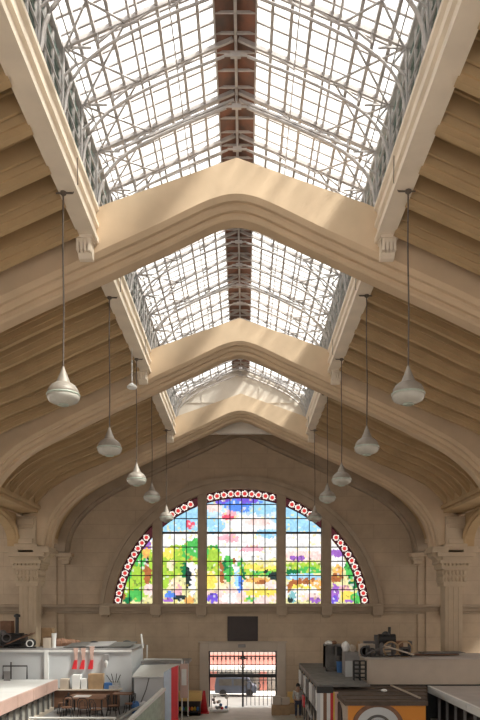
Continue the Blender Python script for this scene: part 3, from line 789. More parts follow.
# tall white kitchen block behind
kb = empty('kitchen_block', (-7.5, 28, FZ), 'tall white flat-roofed kitchen block at the left below the column', 'booth')
KT = -1.72
PZ0 = -3.9
mb = MB().box(-12.5, -4.16, 26.8, 26.95, FZ, KT-.02).box(-4.3, -4.16, 26.95, 29.7, FZ, KT-.02)
mb.build('wall_panel', 'greyw', kb)
MB().box(-12.6, -9.0, 26.74, 29.8, KT-.03, KT+.02).box(-9.0, -4.1, 26.74, 27.9, KT-.03, KT+.02).box(-7.9, -4.1, 27.9, 29.8, KT-.03, KT+.02).build('roof', 'grey', kb, bevel=.01)
x46 = at(46.5, 650, 26.75)[0]
MB().box(x46-.07, x46+.07, 26.7, 26.8, FZ+1, KT-.03).box(-12.5, -4.16, 26.74, 26.8, KT-.12, KT-.03).build('post', 'white', kb)
# open white canopy frame to the right of the kitchen block
fr = empty('canopy_frame', (-3.2, 29, FZ), 'white tubular frame beside the kitchen block, left of the doorway', 'frame')
mb = MB()
def T(mb, pts, r): mb.tube([(at(a, b, Y)[0], Y, at(a, b, Y)[1]) for a, b, Y in pts], r, 6)
T(mb, [(147, 645, 29.3), (147, 660, 29.3), (188, 661, 29.3), (188, 725, 29.3)], .035)
T(mb, [(144, 659, 28), (182, 659.5, 28)], .03); T(mb, [(182, 659.5, 28), (182, 725, 28)], .03); T(mb, [(141, 634, 28.6), (143, 648, 28.6)], .04)
mb.build('pipe', 'white', fr)
aw = empty('service_block', (-3.6, 27, FZ), 'low grey block with a sloping white top between the kitchen block and red pillar', 'booth')
def PP(px, py, Y): x, z = at(px, py, Y); return (x, Y, z)
mb = MB(); mb.loft([[PP(132, 676, 25.8), PP(164, 676, 25.8), PP(164, 677.5, 25.8), PP(132, 677.5, 25.8)], [PP(141, 665, 28), PP(180, 664, 28), PP(180, 665.5, 28), PP(141, 666.5, 28)]])
mb.build('white_top', 'white', aw)
a_ = PP(134, 0, 25.9); b_ = PP(163, 0, 25.9); zt = at(0, 677.5, 25.9)[1]
MB().box(a_[0], b_[0], 25.88, 27.6, FZ, zt-.02).build('body', 'greyw', aw)
MB().tube([PP(149, 678, 25.8), PP(146, 690, 25.8), PP(141, 702, 25.8)], .02, 6).build('cable', 'dgrey', aw)
MB().box(at(141, 0, 28.2)[0], at(189, 0, 28.2)[0], 28.15, 29.6, at(0, 661, 28.2)[1]-.1, at(0, 661, 28.2)[1]).build('flat_roof', 'grey', aw)
MB().box(at(143, 0, 28.2)[0], at(166, 0, 28.2)[0], 28.3, 29.5, FZ, at(0, 661, 28.2)[1]-.1).build('rear_body', 'greyw', aw)
br_ = tag(MB().lathe((at(135.5, 0, 25)[0], 25.0, PZ0), [(.12, 0), (.14, .05), (.14, .34), (.1, .42), (.04, .44)], 16).build('barrel', 'blue'), 'blue plastic barrel standing between the tables and the sloping handrail', 'barrel')
tag(MB().ball((at(143, 0, 25)[0], 25.1, PZ0+.2), .2, .16, .22, 9, 7, .2).build('cloth_bundle', 'white'), 'heap of white cloth beside the blue barrel', 'cloth')
# red banner and pale blue panel
bx0, _ = at(164, 700, 25); bx1, _ = at(171.5, 700, 25); bx2, _ = at(178, 700, 25)
z_t = at(0, 670, 25)[1]
pn = empty('sign_pillar', (bx1, 25, FZ), 'tall pillar sign with pale blue face and red edge left of the doorway', 'sign')
MB().prism([(bx0, FZ), (bx1, FZ), (bx1, z_t+.08), (bx0, z_t-.08)], 'y', 24.9, 25.2).build('blue_face', 'lblue', pn)
MB().prism([(bx1, FZ), (bx2, FZ), (bx2, z_t+.16), (bx1, z_t+.08)], 'y', 24.9, 25.2).build('red_edge', 'red', pn)
# pink and white poster
x0, z0 = at(180, 698, 27.5); x1, z1 = at(188, 664, 27.5)
po = tag(box(x0, x1, 27.5, 27.56, z0, z1).tube([((x0+x1)/2, 27.53, z1), ((x0+x1)/2, 27.98, at(0, 659.5, 28)[1])], .012, 6).build('poster', 'pink'), 'narrow pink and white poster hanging beside the red pillar sign', 'poster')
MB().box(x0+.06, x1-.06, 27.48, 27.5, z0+.5, z1-.2).build('poster_print', 'white', po)
# shelf of coloured goods
x0, zt = at(177, 701, 29.5); x1, zb = at(200, 718, 29.5)
sh = empty('display_shelf', ((x0+x1)/2, 29.6, FZ), 'dark display shelf with yellow surround left of the doorway', 'shelf')
MB().box(x0, x1, 29.5, 30.1, zb-.4, zb-.3).box(x0, x1, 30.05, 30.1, zb-.4, zt).box(x0, x0+.04, 29.5, 30.1, zb-.4, zt).box(x1-.04, x1, 29.5, 30.1, zb-.4, zt).box(x0, x1, 29.5, 30.1, zb+.25, zb+.28).build('shelf_unit', 'dark', sh)
MB().box(x0-.05, x1+.05, 29.45, 30.15, zt, zt+.36).build('top_board', 'wain', sh)
MB().box(x0-.05, x1+.05, 29.45, 30.15, FZ, zb-.4).build('plinth', 'wain', sh)
fc = [('red', 'red'), ('yellow', 'yellow'), ('green', 'g2'), ('orange', 'orange'), ('blue', 'blue')]
M['g2'] = mat('leaf_green', (.1, .3, .06), .6, 6, .3, 0)
for r_ in range(2):
    for k in range(7):
        c_, m_ = fc[(k*3+r_) % 5]; zz = (zb+.28 if r_ else zb-.3)+.09
        o = MB().ball((x0+.12+k*.125, 29.62, zz), .058, .058, .09, 10, 6).build('fruit_pack', m_, origin=(x0+.12+k*.125, 29.62, zz-.09))
        tag(o, '%s pack on the %s board of the dark display shelf, %s from the left' % (c_, ('upper' if r_ else 'lower'), ['first', 'second', 'third', 'fourth', 'fifth', 'sixth', 'last'][k]), 'goods', 'goods on the display shelf')
# red cone
cx_, _ = at(204, 720, 30.2)
co = empty('traffic_cone', (cx_, 30.2, FZ), 'tall red cone standing at the left jamb of the doorway', 'cone')
MB().lathe((cx_, 30.2, FZ), [(.18, .03), (.05, .95), (.01, .97)], 16).build('cone_body', 'red', co, smooth=True)
MB().box(cx_-.22, cx_+.22, 29.98, 30.42, FZ, FZ+.04).build('cone_base', 'red', co)

# raised cafe terrace with table and chairs
PZ = -3.9
tag(box(-6.85, -3.0, 22.5, 26.7, PZ-.15, PZ).build('terrace', 'grey'), kind='structure')
tag(box(-6.8, -3.1, 22.7, 26.6, FZ, PZ-.15).build('terrace_base', 'cream'), kind='structure')
rl = empty('terrace_rail', (-5.3, 22.6, PZ), 'white low rail along the front edge of the cafe terrace', 'railing')
mb = MB(); mb.tube([(-6.8, 22.6, PZ+.22), (-4.0, 22.6, PZ+.22)], .035, 8)
mb.build('top_rail', 'white', rl)
mb = MB(); [mb.tube([(x, 22.6, PZ), (x, 22.6, PZ+.22)], .025, 6) for x in (-6.7, -5.8, -4.9, -4.05)]
mb.build('rail_posts', 'white', rl)
gr = empty('stair_balustrade', (-3.6, 23.5, FZ), 'sloping white handrail over a pale green glass panel beside the terrace', 'railing')
p0 = at(126, 724, 21.5); p1 = at(164, 689, 24.6)
mb = MB(); mb.bar((p0[0], 21.5, p0[1]), (p1[0], 24.6, p1[1]), .14, .1); mb.build('handrail', 'white', gr)
mb = MB(); mb.loft([[(p0[0], 21.5, p0[1]-.06), (p0[0]+.03, 21.5, p0[1]-.06), (p0[0]+.03, 21.5, FZ), (p0[0], 21.5, FZ)], [(p1[0], 24.6, p1[1]-.06), (p1[0]+.03, 24.6, p1[1]-.06), (p1[0]+.03, 24.6, FZ), (p1[0], 24.6, FZ)]])
mb.build('glass_panel', 'green', gr)
mb = MB()
p2 = (at(114, 720, 22.8)); mb.tube([(p2[0], 22.8, PZ), (p2[0]+.5, 23.4, PZ+.35), (p2[0]+1.0, 24.0, PZ+.5)], .05, 8)
mb.build('curved_rail', 'stainless', gr)
def table(x, y, w, d, label, leg='black'):
    t = empty('cafe_table', (x, y, PZ), label, 'table', 'terrace tables')
    MB().box(x-w/2, x+w/2, y-d/2, y+d/2, PZ+.57, PZ+.61).build('table_top', 'brown', t, bevel=.01)
    for a, b in ((-1, -1), (1, -1), (-1, 1), (1, 1)):
        MB().box(x+a*(w/2-.06)-.025, x+a*(w/2-.06)+.025, y+b*(d/2-.06)-.025, y+b*(d/2-.06)+.025, PZ, PZ+.57).build('leg', leg, t)
    return t
table(-5.45, 25.0, 1.35, 1.3, 'brown rectangular cafe table in the middle of the terrace')
table(-4.35, 25.9, .7, .6, 'small brown table at the right end of the terrace by the white wall')
tag(box(-5.9, -5.35, 24.7, 25.2, PZ+.61, PZ+.625).build('place_mat', 'white'), 'white paper sheet lying on the brown cafe table', 'paper')
def chair():
    x, y = 0, 0; r = bpy.data.objects.new('cafe_chair', None); col.objects.link(r); r.location = (0, 0, 0)
    tag(r, None, 'chair', 'dark bentwood chairs on the terrace')
    def B(mb, name, m): 
        o = mb.build(name, m, origin=(0, 0, -EYE)); o.parent = r; o.location = (0, 0, 0); return o
    q = -EYE
    B(MB().lathe((0, 0, q), [(.05, .33), (.17, .33), (.18, .355), (.16, .37), (.02, .37)], 14), 'seat', 'brown')
    for a, b in ((-1, -1), (1, -1), (-1, 1), (1, 1)):
        B(MB().tube([(a*.13, b*.13, q+.33), (a*.18, b*.18, q)], .017, 6), 'leg', 'black')
    B(MB().tube([(-.16, .13, q+.34), (-.17, .17, q+.58), (-.1, .19, q+.7), (.1, .19, q+.7), (.17, .17, q+.58), (.16, .13, q+.34)], .018, 6)
      .tube([(-.09, .16, q+.36), (-.09, .18, q+.56), (0, .185, q+.63), (.09, .18, q+.56), (.09, .16, q+.36)], .013, 6), 'backrest', 'black')
    B(MB().torus((0, 0, q+.18), .15, .01, 'z'), 'stretcher', 'black')
    return r
ch = chair()
cl = [(-5.95, 24.05, 0, 'bentwood chair in front of the brown table, at its left corner'), (-5.35, 23.95, 3.1, 'bentwood chair in front of the brown table, near its right half'), (-4.85, 23.6, 2.4, 'bentwood chair with its back turned, nearest the terrace rail'),
      (-4.45, 24.5, 1.4, 'bentwood chair at the right end of the brown table'), (-3.95, 25.0, -1.2, 'bentwood chair close to the small table by the white wall'), (-6.35, 25.1, -1.5, 'bentwood chair at the left end of the brown table')]
for i, (x, y, rz, lb) in enumerate(cl):
    o = ch if i == 0 else copy_tree(ch)
    move(o, (x, y, PZ)); o.rotation_euler.z = rz; o['label'] = lb
# back counter with goods, in front of the white wall
bc = empty('back_counter', (-5.4, 26.5, PZ), 'long pale counter along the white wall behind the tables', 'counter')
CZ = at(0, 689, 26.4)[1]
MB().box(-7.4, -4.5, 26.25, 26.72, CZ-.05, CZ).build('counter_top', 'cream', bc, bevel=.01)
MB().box(-7.3, -4.6, 26.35, 26.7, PZ, CZ-.05).build('cabinet', 'brown', bc)
def onctr(px0, px1, py, name, m, label, cat, d=.3, y=26.35, base=None, bev=.01):
    xa, z = at(px0, py, y); xb, _ = at(px1, py, y)
    return tag(box(xa, xb, y, y+d, CZ if base is None else base, z).build(name, m, bevel=bev), label, cat)
onctr(60, 68, 679, 'food_container', 'cream', 'cream food container at the left end of the back counter', 'container')
onctr(72, 80, 675, 'container', 'white', 'white box standing upright beside the cardboard carton', 'box')
onctr(81, 87, 679, 'container', 'white', 'low white box touching the left side of the cardboard carton', 'box')
cbx = onctr(88, 103, 674, 'carton', 'card', 'brown cardboard carton on the back counter', 'carton')
onctr(104, 112, 683, 'crate', 'blue', 'small blue crate right of the cardboard carton', 'crate')
es = empty('espresso_machine', (-4.75, 26.4, CZ), 'silver espresso machine with raised levers at the right of the back counter', 'coffee machine')
MB().box(-4.95, -4.55, 26.3, 26.65, CZ, CZ+.14).box(-4.93, -4.57, 26.42, 26.63, CZ+.14, CZ+.3).build('machine_body', 'stainless', es, bevel=.02)
for a in (-.28, -.1, .1, .24):
    MB().tube([(-4.75+a*.4, 26.4, CZ+.25), (-4.75+a, 26.3, CZ+.62-abs(a)*.3)], .015, 6).build('lever', 'black', es)
# three red and white tapered wall ornaments
for k, px in enumerate((76, 83.5, 92)):
    xx, z1 = at(px, 648-(k == 2)*1.5, 26.75); _, z2 = at(px, 660, 26.75); _, z3 = at(px, 669, 26.75)
    r = empty('hanging_ornament', (xx, 26.75, z3), '%s of three tapered ornaments with red lower ends on the white wall' % ('leftmost', 'middle', 'rightmost')[k], 'ornament', 'red and white ornaments on the kitchen block')
    MB().loft([[(xx-.09, 26.70, z1), (xx+.09, 26.70, z1), (xx+.09, 26.79, z1), (xx-.09, 26.79, z1)], [(xx-.04, 26.72, z2), (xx+.04, 26.72, z2), (xx+.04, 26.79, z2), (xx-.04, 26.79, z2)]]).build('pale_top', 'pink' if k < 3 else 'white', r)
    MB().loft([[(xx-.05, 26.70, z2), (xx+.05, 26.70, z2), (xx+.05, 26.79, z2), (xx-.05, 26.79, z2)], [(xx-.15, 26.68, z3), (xx+.03, 26.68, z3), (xx+.03, 26.79, z3), (xx-.15, 26.79, z3)]]).build('red_end', 'red', r)
xx, zz = at(106.5, 660, 26.75)
r = empty('bracket_lamp', (xx, 26.75, zz), 'small grey and white wall lamp right of the three red ornaments', 'lamp')
MB().box(xx-.1, xx+.1, 26.66, 26.8, zz-.02, zz+.22).build('lamp_body', 'grey', r, bevel=.02)
MB().lathe((xx, 26.7, zz), [(.05, 0), (.07, -.1), (.03, -.25), (.01, -.3)], 12).build('lamp_glass', 'white', r)
# black tube frame on the left stall roof
r = empty('tube_frame', (-9, 25.5, -2.8), 'black square-tube frame standing on the left stall roof', 'frame')
mb = MB(); T(mb, [(3, 679, 25.4), (3, 666, 25.4), (27, 666, 25.4), (27, 679, 25.4)], .03); T(mb, [(11, 662, 25.4), (11, 679, 25.4)], .025); mb.build('tube', 'black', r)
MB().box(at(3.5, 0, 25.5)[0], at(10, 0, 25.5)[0], 25.5, 25.55, -2.8, -2.45).build('panel', 'grey', r)

# junk on the kitchen block roof
def J(px0, px1, py0, py1, Y, d, name, m, label, cat, bev=.01):
    xa, zt = at(px0, py0, Y); xb, zb = at(px1, py1, Y)
    return tag(box(xa, xb, Y, Y+d, KT+.02, zt).build(name, m, bevel=bev), label, cat)
for k, (a, b, c, d, tl, sh_) in enumerate([(0, 26, 646, 636, .0, 'lowest'), (2, 31, 643, 634, .06, 'upper')]):
    xa, za = at(a, c, 27.0); xb, zb = at(b, d, 27.0)
    mb = MB(); mb.loft([[(xa, 27.0+tl, KT+.03+tl), (xa, 27.5+tl, KT+.03+tl), (xa, 27.5+tl, KT+.07+tl), (xa, 27.0+tl, KT+.07+tl)], [(xb, 27.0+tl, zb), (xb, 27.5+tl, zb), (xb, 27.5+tl, zb+.04), (xb, 27.0+tl, zb+.04)]])
    tag(mb.build('plank', 'brown'), 'reddish brown plank leaning on the kitchen block roof, %s of the two' % sh_, 'plank', 'planks on the kitchen block roof')
r = empty('old_machine', (-8.9, 27.3, KT+.02), 'dark old compressor with an upright post on the kitchen block roof at far left', 'machine')
MB().tube([(-9.3, 27.3, KT+.3), (-8.5, 27.3, KT+.3)], .24, 16).build('tank', 'black', r, smooth=False)
MB().box(-9.2, -9.0, 27.15, 27.45, KT+.02, KT+.2).box(-8.8, -8.6, 27.15, 27.45, KT+.02, KT+.2).build('foot', 'black', r)
MB().tube([(-8.72, 27.3, KT+.5), (-8.72, 27.3, KT+1.25)], .07, 8).lathe((-8.72, 27.3, KT+1.2), [(.05, 0), (.13, .02), (.13, .1), (.02, .14)], 10).build('post', 'black', r)
MB().torus((-9.05, 27.05, KT+.42), .16, .03).ball((-9.2, 27.1, KT+.62), .13, .12, .1).build('flywheel', 'steeld', r)
J(-14, 6, 634, 646, 27.2, .5, 'tarpaulin_box', 'dgrey', 'dark tarpaulin-covered box at the far left edge of the kitchen roof', 'box')
J(0, 11, 621, 634, 28.2, .4, 'carton', 'brown', 'brown carton raised behind the old compressor', 'carton')
r = empty('fan_motor', (-8.15, 27.1, KT+.02), 'small black and white motor lying on the kitchen roof in front of the column', 'motor')
MB().ball((-8.1, 27.05, KT+.22), .2, .17, .17).build('motor_body', 'black', r)
MB().torus((-8.1, 26.9, KT+.2), .13, .025).box(-8.3, -7.95, 26.9, 27.2, KT+.02, KT+.06).build('motor_ring', 'white', r)
J(40, 52, 628, 643, 28.95, .4, 'carton', 'card', 'tall brown carton behind the white roll on the kitchen roof', 'carton')
xx, zz = at(54, 643, 27.3)
tag(MB().lathe((xx, 27.3, KT+.02), [(.075, 0), (.08, .3), (.1, .56), (.02, .56)], 14).build('paper_roll', 'white'), 'upright white roll standing near the edge of the kitchen roof', 'roll')
mb = MB()
for k in range(5): mb.ball((at(58+k*4, 640, 28.3)[0], 28.3+.1*k, KT+.13+.02*(k % 2)), .22, .2, .2-.02*k, 8, 6, .15)
tag(mb.build('sack', 'brown'), 'slumped brown sack lying beside the white roll', 'sack')
J(43, 50, 638, 644, 27.1, .25, 'box', 'cream', 'small cream box left of the white roll', 'box')
r = tag(MB().ball((at(94, 640, 28.5)[0], 28.5, KT+.12), .22, .15, .1).build('dark_bundle', 'black'), 'small dark bundle midway along the kitchen roof', 'bundle')
tag(MB().ball((at(127, 640, 29)[0], 29.0, KT+.12), .2, .15, .1).build('dark_bundle', 'black'), 'small dark bundle near the right end of the kitchen roof', 'bundle')
for k, (a, b, c) in enumerate([(66, 88, .03), (84, 110, .05), (104, 132, .03)]):
    xa = at(a, 0, 27.4)[0]; xb = at(b, 0, 27.4)[0]
    mb = MB(); mb.loft([[(xa, 27.0, KT+c), (xa, 28.8, KT+c+.1), (xa, 28.8, KT+c+.13), (xa, 27.0, KT+c+.03)], [(xb, 27.0, KT+c+.03), (xb, 28.8, KT+c+.12), (xb, 28.8, KT+c+.15), (xb, 27.0, KT+c+.06)]])
    tag(mb.build('roof_sheet', ('dgrey', 'grey', 'dgrey')[k]), 'grey metal sheet lying on the kitchen roof, %s of three' % ('leftmost', 'middle', 'rightmost')[k], 'sheet', 'metal sheets on the kitchen roof')

# flower/toy cart left of gate opening
r = empty('merchandise_rack', (-.9, 30.6, FZ), 'white rack crowded with small colourful goods in front of the doorway', 'rack')
MB().box(-1.35, -.55, 30.4, 30.9, FZ+.02, FZ+.1).tube([(-1.3, 30.6, FZ), (-1.3, 30.6, FZ+.75)], .02, 6).tube([(-.6, 30.6, FZ), (-.6, 30.6, FZ+.75)], .02, 6).tube([(-1.3, 30.6, FZ+.75), (-.6, 30.6, FZ+.75)], .02, 6).build('rack_frame', 'white', r)
for k in range(14):
    MB().ball((-1.25+random.random()*.65, 30.5+random.random()*.1, FZ+.1+random.random()*.6), .07, .05, .07, 8, 6).build('item', random.choice(['pink', 'red', 'white', 'blue', 'grey', 'white']), r)

# ================================================================ stalls, right side
# long stall A along the aisle
sa = empty('market_stall', (3.6, 26, FZ), 'long grey-roofed stall on the right of the aisle, leading to the doorway wall', 'stall')
MB().box(2.55, 4.2, 22.6, 30.8, -2.68, -2.6).build('roof', 'roofA', sa)
MB().box(3.2, 4.35, 23.9, 24.0, -2.98, -2.7).build('shadow_gap_strip', 'black', sa)  # black strip painting in the shadow gap above the brown roof
MB().box(2.62, 4.5, 24.6, 30.7, FZ, FZ+.8).build('counter', 'cream', sa)
MB().box(4.1, 4.2, 24.6, 30.7, FZ+.8, -2.68).build('back_wall', 'white', sa)
mb = MB()
for k in range(9): MB().box(2.56, 2.62, 22+k*1.08, 22.1+k*1.08, FZ, -2.68).build('post', 'dgrey', sa)
mb.box(2.55, 2.6, 21.9, 30.8, -2.78, -2.68).build('eaves_rail', 'dgrey', sa)
for k in range(7):
    MB().box(2.5, 2.55, 22.3+k*1.2, 23.2+k*1.2, -3.5+.0, -2.85).build('price_board', ('white', 'grey', 'white', 'dgrey')[k % 4], sa)
mb = MB(); mb.bar((2.45, 30, -3.55), (2.35, 23, -3.75), .06, .08); mb.build('sloping_rail', 'grey', sa)
rs = tag(MB().box(2.3, 2.36, 25.6, 26.2, -3.78, -3.4).build('price_sign', 'red'), 'small bright red sign hanging on the aisle side of the right stall', 'sign')
# striped end panel
sp = empty('striped_panel', (3.0, 21.8, FZ), 'vertical striped end panel in brown, black, white and red on the right stall', 'panel')
cols_ = [(317, 320, 'greyw'), (320, 323, 'white'), (323, 326.5, 'brown'), (326.5, 330, 'white'), (330, 333, 'red'), (333, 334.5, 'yellow'), (334.5, 338, 'pink')]
for a, b, m_ in cols_:
    MB().box(at(a, 0, 21.8)[0], at(b, 0, 21.8)[0], 21.72, 21.86, FZ, at(0, 692, 21.8)[1]).build('stripe', m_, sp)
MB().box(at(317, 0, 21.7)[0], at(333, 0, 21.7)[0], 21.66, 21.88, at(0, 693, 21.7)[1], at(0, 686.5, 21.7)[1]).build('dark_cap', 'black', sp)
# stall B with orange sign
sb = empty('market_stall', (4.7, 22, FZ), 'brown-roofed stall with an orange sign front, lower right', 'stall')
mb = MB()
for k in range(9): mb.box(3.08, 5.38+k*.118, 20.02+k*.45, 20.02+k*.45+.42, -2.86, -2.8+.02*(k % 2))
mb.box(3.02, 5.38, 19.95, 20.05, -2.9, -2.78).box(3.02, 3.1, 20, 24, -2.9, -2.78)
mb.build('roof', 'brownroof', sb)
MB().box(3.12, 5.34, 20.05, 20.12, -3.9, -2.9).build('sign_panel', 'orange', sb)
MB().box(3.12, 5.34, 20.1, 20.16, FZ, -3.9).build('counter_front', 'cream', sb)
MB().box(3.08, 3.14, 20.12, 23.95, FZ, -2.9).build('side_wall', 'cream', sb)
# arched dark opening on the side wall and round emblem on the sign
ar = [(20.9, FZ+.6), (22.1, FZ+.6), (22.1, -3.4), (21.95, -3.15), (21.5, -3.0), (21.05, -3.15), (20.9, -3.4)]
MB().prism(ar, 'x', 3.04, 3.09).build('side_opening', 'dark', sb)
xx, zz = at(378, 727, 20)
def disc(R, r0, y0, y1, m, name, par):
    mb = MB(); rings = []
    for k in range(41):
        a = 2*math.pi*k/40
        rings.append([(xx+r*math.cos(a), y, zz+r*math.sin(a)*.92) for r, y in ((r0, y0), (R, y0), (R, y1), (r0, y1))])
    mb.loft(rings, caps=False); return mb.build(name, m, par)
em = disc(.74, .62, 20.0, 20.05, 'brown', 'emblem', sb); disc(.63, .36, 20.02, 20.05, 'greyw', 'emblem_band', sb); disc(.38, .3, 20.0, 20.05, 'dgrey', 'emblem_ring', sb); disc(.31, .001, 20.02, 20.05, 'greyw', 'emblem_centre', sb)
mb = MB()
for k in range(7): mb.box(xx-.22+k*.07, xx-.18+k*.07, 19.99, 20.02, zz+.1, zz+.2)
mb.build('emblem_lettering', 'dgrey', sb)
# lighter batten and pale lump on roof B
mb = MB(); a1_, a2_ = at(391, 686, 23.6), at(420, 702, 20.4)
mb.bar((a1_[0], 23.6, -2.74), (a2_[0], 20.4, -2.74), .06, .04); tag(mb.build('batten', 'cream'), 'pale thin batten lying diagonally on the brown stall roof', 'batten')
xx2 = at(384, 0, 22)[0]; tag(MB().ball((xx2, 22, -2.72), .1, .08, .05).build('paper_scrap', 'white'), 'pale crumpled scrap on the brown stall roof', 'scrap')
# stall C, raised cream box
sc = empty('storage_box', (8, 25.3, FZ), 'long cream raised box with flat grey top on the right, before the column', 'booth')
CT = -1.87
MB().box(4.35, 12.5, 24.02, 24.1, -2.76, CT-.03).box(4.35, 4.43, 24.1, 26.6, -2.76, CT-.03).build('side_panel', 'cream', sc)
MB().box(4.3, 12.5, 23.97, 26.65, CT-.03, CT).build('top', 'ltop', sc)
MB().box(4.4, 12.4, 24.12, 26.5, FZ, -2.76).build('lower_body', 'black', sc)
# stall D
sdv = empty('market_stall', (9, 19, FZ), 'grey-topped stall with a white metal fascia at the lower right corner', 'stall')
MB().box(6.48, 12.5, 12, 23.95, -2.88, -2.8).build('roof_slab', 'ltop', sdv)
mb = MB(); y = 12.0
while y < 23.9: mb.box(6.40, 6.5, y+.02, min(y+1.9, 23.9), -3.02, -2.79); y += 1.93
mb.build('fascia', 'white', sdv, bevel=.01)
mb = MB(); y = 12.3
while y < 23.9: MB().box(6.55, 6.62, y, y+.08, FZ+.8, -3.0).build('mullion', 'grey', sdv); y += .9
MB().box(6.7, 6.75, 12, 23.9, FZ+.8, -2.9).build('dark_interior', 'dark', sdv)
MB().box(6.5, 12.4, 12, 23.9, FZ, FZ+.8).build('counter', 'cream', sdv)

# junk between A and C: metal cage, white panel, rack
r = empty('metal_cabinet', (3.7, 27, -2.6), 'grey metal cage-like cabinet on the right stall roof left of the white panel', 'cabinet')
xa, zt = at(326, 645, 27); xb, zb = at(346, 672, 27)
mb = MB()
for x in (xa, xb-.1):
    for y in (27, 27.9): mb.box(x, x+.08, y, y+.08, -2.6, zt)
mb.box(xa, xb, 27, 27.98, zt-.06, zt).box(xa, xb, 27, 27.98, -2.6, -2.5).box(xa, xb, 27.9, 27.98, -2.6, zt).box(xa+.35, xa+.42, 27, 27.05, -2.6, zt)
mb.build('cabinet_frame', 'roofA', r)
MB().box(xa+.4, xb-.1, 27.1, 27.8, -2.3+.3, zt-.1).build('cabinet_inner', 'black', r)
xx3, z3 = at(340, 670, 26.6)
tag(MB().lathe((xx3, 26.6, -2.6), [(.11, 0), (.14, .4), (.15, .42), (.01, .43)], 16).build('bucket', 'blue'), 'dark blue bucket on the roof in front of the metal cabinet', 'bucket')
x_a, z_a = at(345.5, 661, 25); x_b, z_b = at(352.5, 682, 25)
tag(box(x_a, x_b, 25.0, 25.06, -2.6, z_a).build('white_board', 'greyw'), 'upright white board standing right of the metal cabinet', 'board')
r = empty('wire_rack', (4.2, 23.8, -2.6), 'dark wire shelving rack between the white board and cream box', 'rack')
xa, zt = at(354, 661, 23.8); xb, _ = at(366, 661, 23.8)
mb = MB()
for x in (xa, (xa+xb)/2, xb):
    for y in (23.75, 23.95): mb.tube([(x, y, -2.6), (x, y, zt)], .022, 6)
for k in range(5):
    z = -2.5+k*(zt+2.5)/4
    mb.tube([(xa, 23.75, z), (xb, 23.75, z)], .018, 6).tube([(xa, 23.95, z), (xb, 23.95, z)], .018, 6).box(xa, xb, 23.75, 23.95, z-.01, z+.005)
mb.build('rack_wire', 'black', r)
for k, (px, py, w, m_, lb) in enumerate([(329, 643.5, .16, 'white', 'crumpled white bag at the left on top of the metal cabinet'), (334, 644, .12, 'brown', 'brown bag on top of the metal cabinet, middle'), ]):
    x_, z_ = at(px, py, 27.4)
    tag(MB().ball((x_, 27.4, at(0, 645, 27)[1]+.06), w, .15, .09, 8, 6, .12).build('bag', m_), lb, 'bag')
x_, z_ = at(349, 650, 25.4)
bxx = tag(box(at(345, 0, 25.4)[0], at(360, 0, 25.4)[0], 25.5, 26.2, -2.6, at(0, 652, 25.4)[1]).build('metal_box', 'grey'), 'grey dented metal box behind the white board', 'box')
zb_ = at(0, 652, 25.4)[1]
for px, w, h, m_, lb in [(346, .15, .2, 'white', 'white plastic bag on the dented metal box, at left'), (353, .12, .14, 'cream', 'cream bag on the dented metal box, middle'), (359, .09, .2, 'card', 'brown paper bag on the dented metal box, at right')]:
    x_ = at(px, 0, 25.6)[0]
    tag(MB().ball((x_, 25.7, zb_+h*.8), w, .15, h, 9, 6, .18).build('bag', m_), lb, 'bag')
# machinery on box C
r = empty('winch_machine', (5.3, 25, CT), 'black winch-like machine with upright post on the cream box', 'machine')
X0 = at(388, 0, 25)[0]
MB().tube([(X0-.35, 25, CT+.62), (X0+.25, 25, CT+.62)], .18, 14).build('drum', 'black', r)
MB().tube([(X0+.05, 25, CT+.7), (X0+.05, 25, CT+1.05)], .05, 8).ball((X0-.1, 24.9, CT+.8), .14, .12, .1).build('post', 'black', r)
MB().bar((X0-.75, 24.9, CT+.2), (X0+.85, 24.9, CT+.32), .06, .06).bar((X0-.75, 25.2, CT+.05), (X0+.85, 25.2, CT+.16), .06, .06).box(X0-.3, X0-.22, 24.8, 25.2, CT, CT+.5).box(X0+.15, X0+.23, 24.8, 25.2, CT, CT+.5).box(X0+.75, X0+.82, 24.8, 25.2, CT, CT+.55).box(X0-.75, X0-.68, 24.8, 25.2, CT, CT+.4).build('stand', 'steeld', r)
for k, (dx, R_) in enumerate([(.02, .26), (.5, .27)]):
    tag(MB().torus((X0+dx, 24.6, CT+.28), R_, .03).build('hoop', 'card'), 'wooden hoop leaning on the black machine, %s of the two' % ('left', 'right')[k], 'hoop', 'wooden hoops on the cream box')
x_ = at(366, 0, 24.6)[0]
tag(MB().torus((x_, 24.7, CT+.2), .16, .04).torus((x_+.25, 24.75, CT+.16), .13, .03).build('cable_coil', 'black'), 'black coil of cable at the left end of the cream box top', 'coil')
x_ = at(372, 0, 25)[0]
tag(box(x_-.4, x_+.15, 25.2, 25.7, CT, CT+.42).build('crate', 'cream'), 'cream crate behind the coil of cable', 'crate')
for k, (a, b, z_) in enumerate([(408, 456, .03), (420, 462, .08)]):
    xa = at(a, 0, 25.5)[0]; xb = at(b, 0, 25.5)[0]
    mb = MB(); mb.loft([[(xa, 25.0, CT+z_), (xa, 25.5+.3*k, CT+z_), (xa, 25.5+.3*k, CT+z_+.04), (xa, 25.0, CT+z_+.04)], [(xb, 25.1, CT+z_+.02), (xb, 25.6+.3*k, CT+z_+.02), (xb, 25.6+.3*k, CT+z_+.05), (xb, 25.1, CT+z_+.05)]])
    tag(mb.build('metal_sheet', ('brown', 'steeld')[k]), '%s metal sheet lying on the cream box near the column' % ('brown lower', 'dark upper')[k], 'sheet')

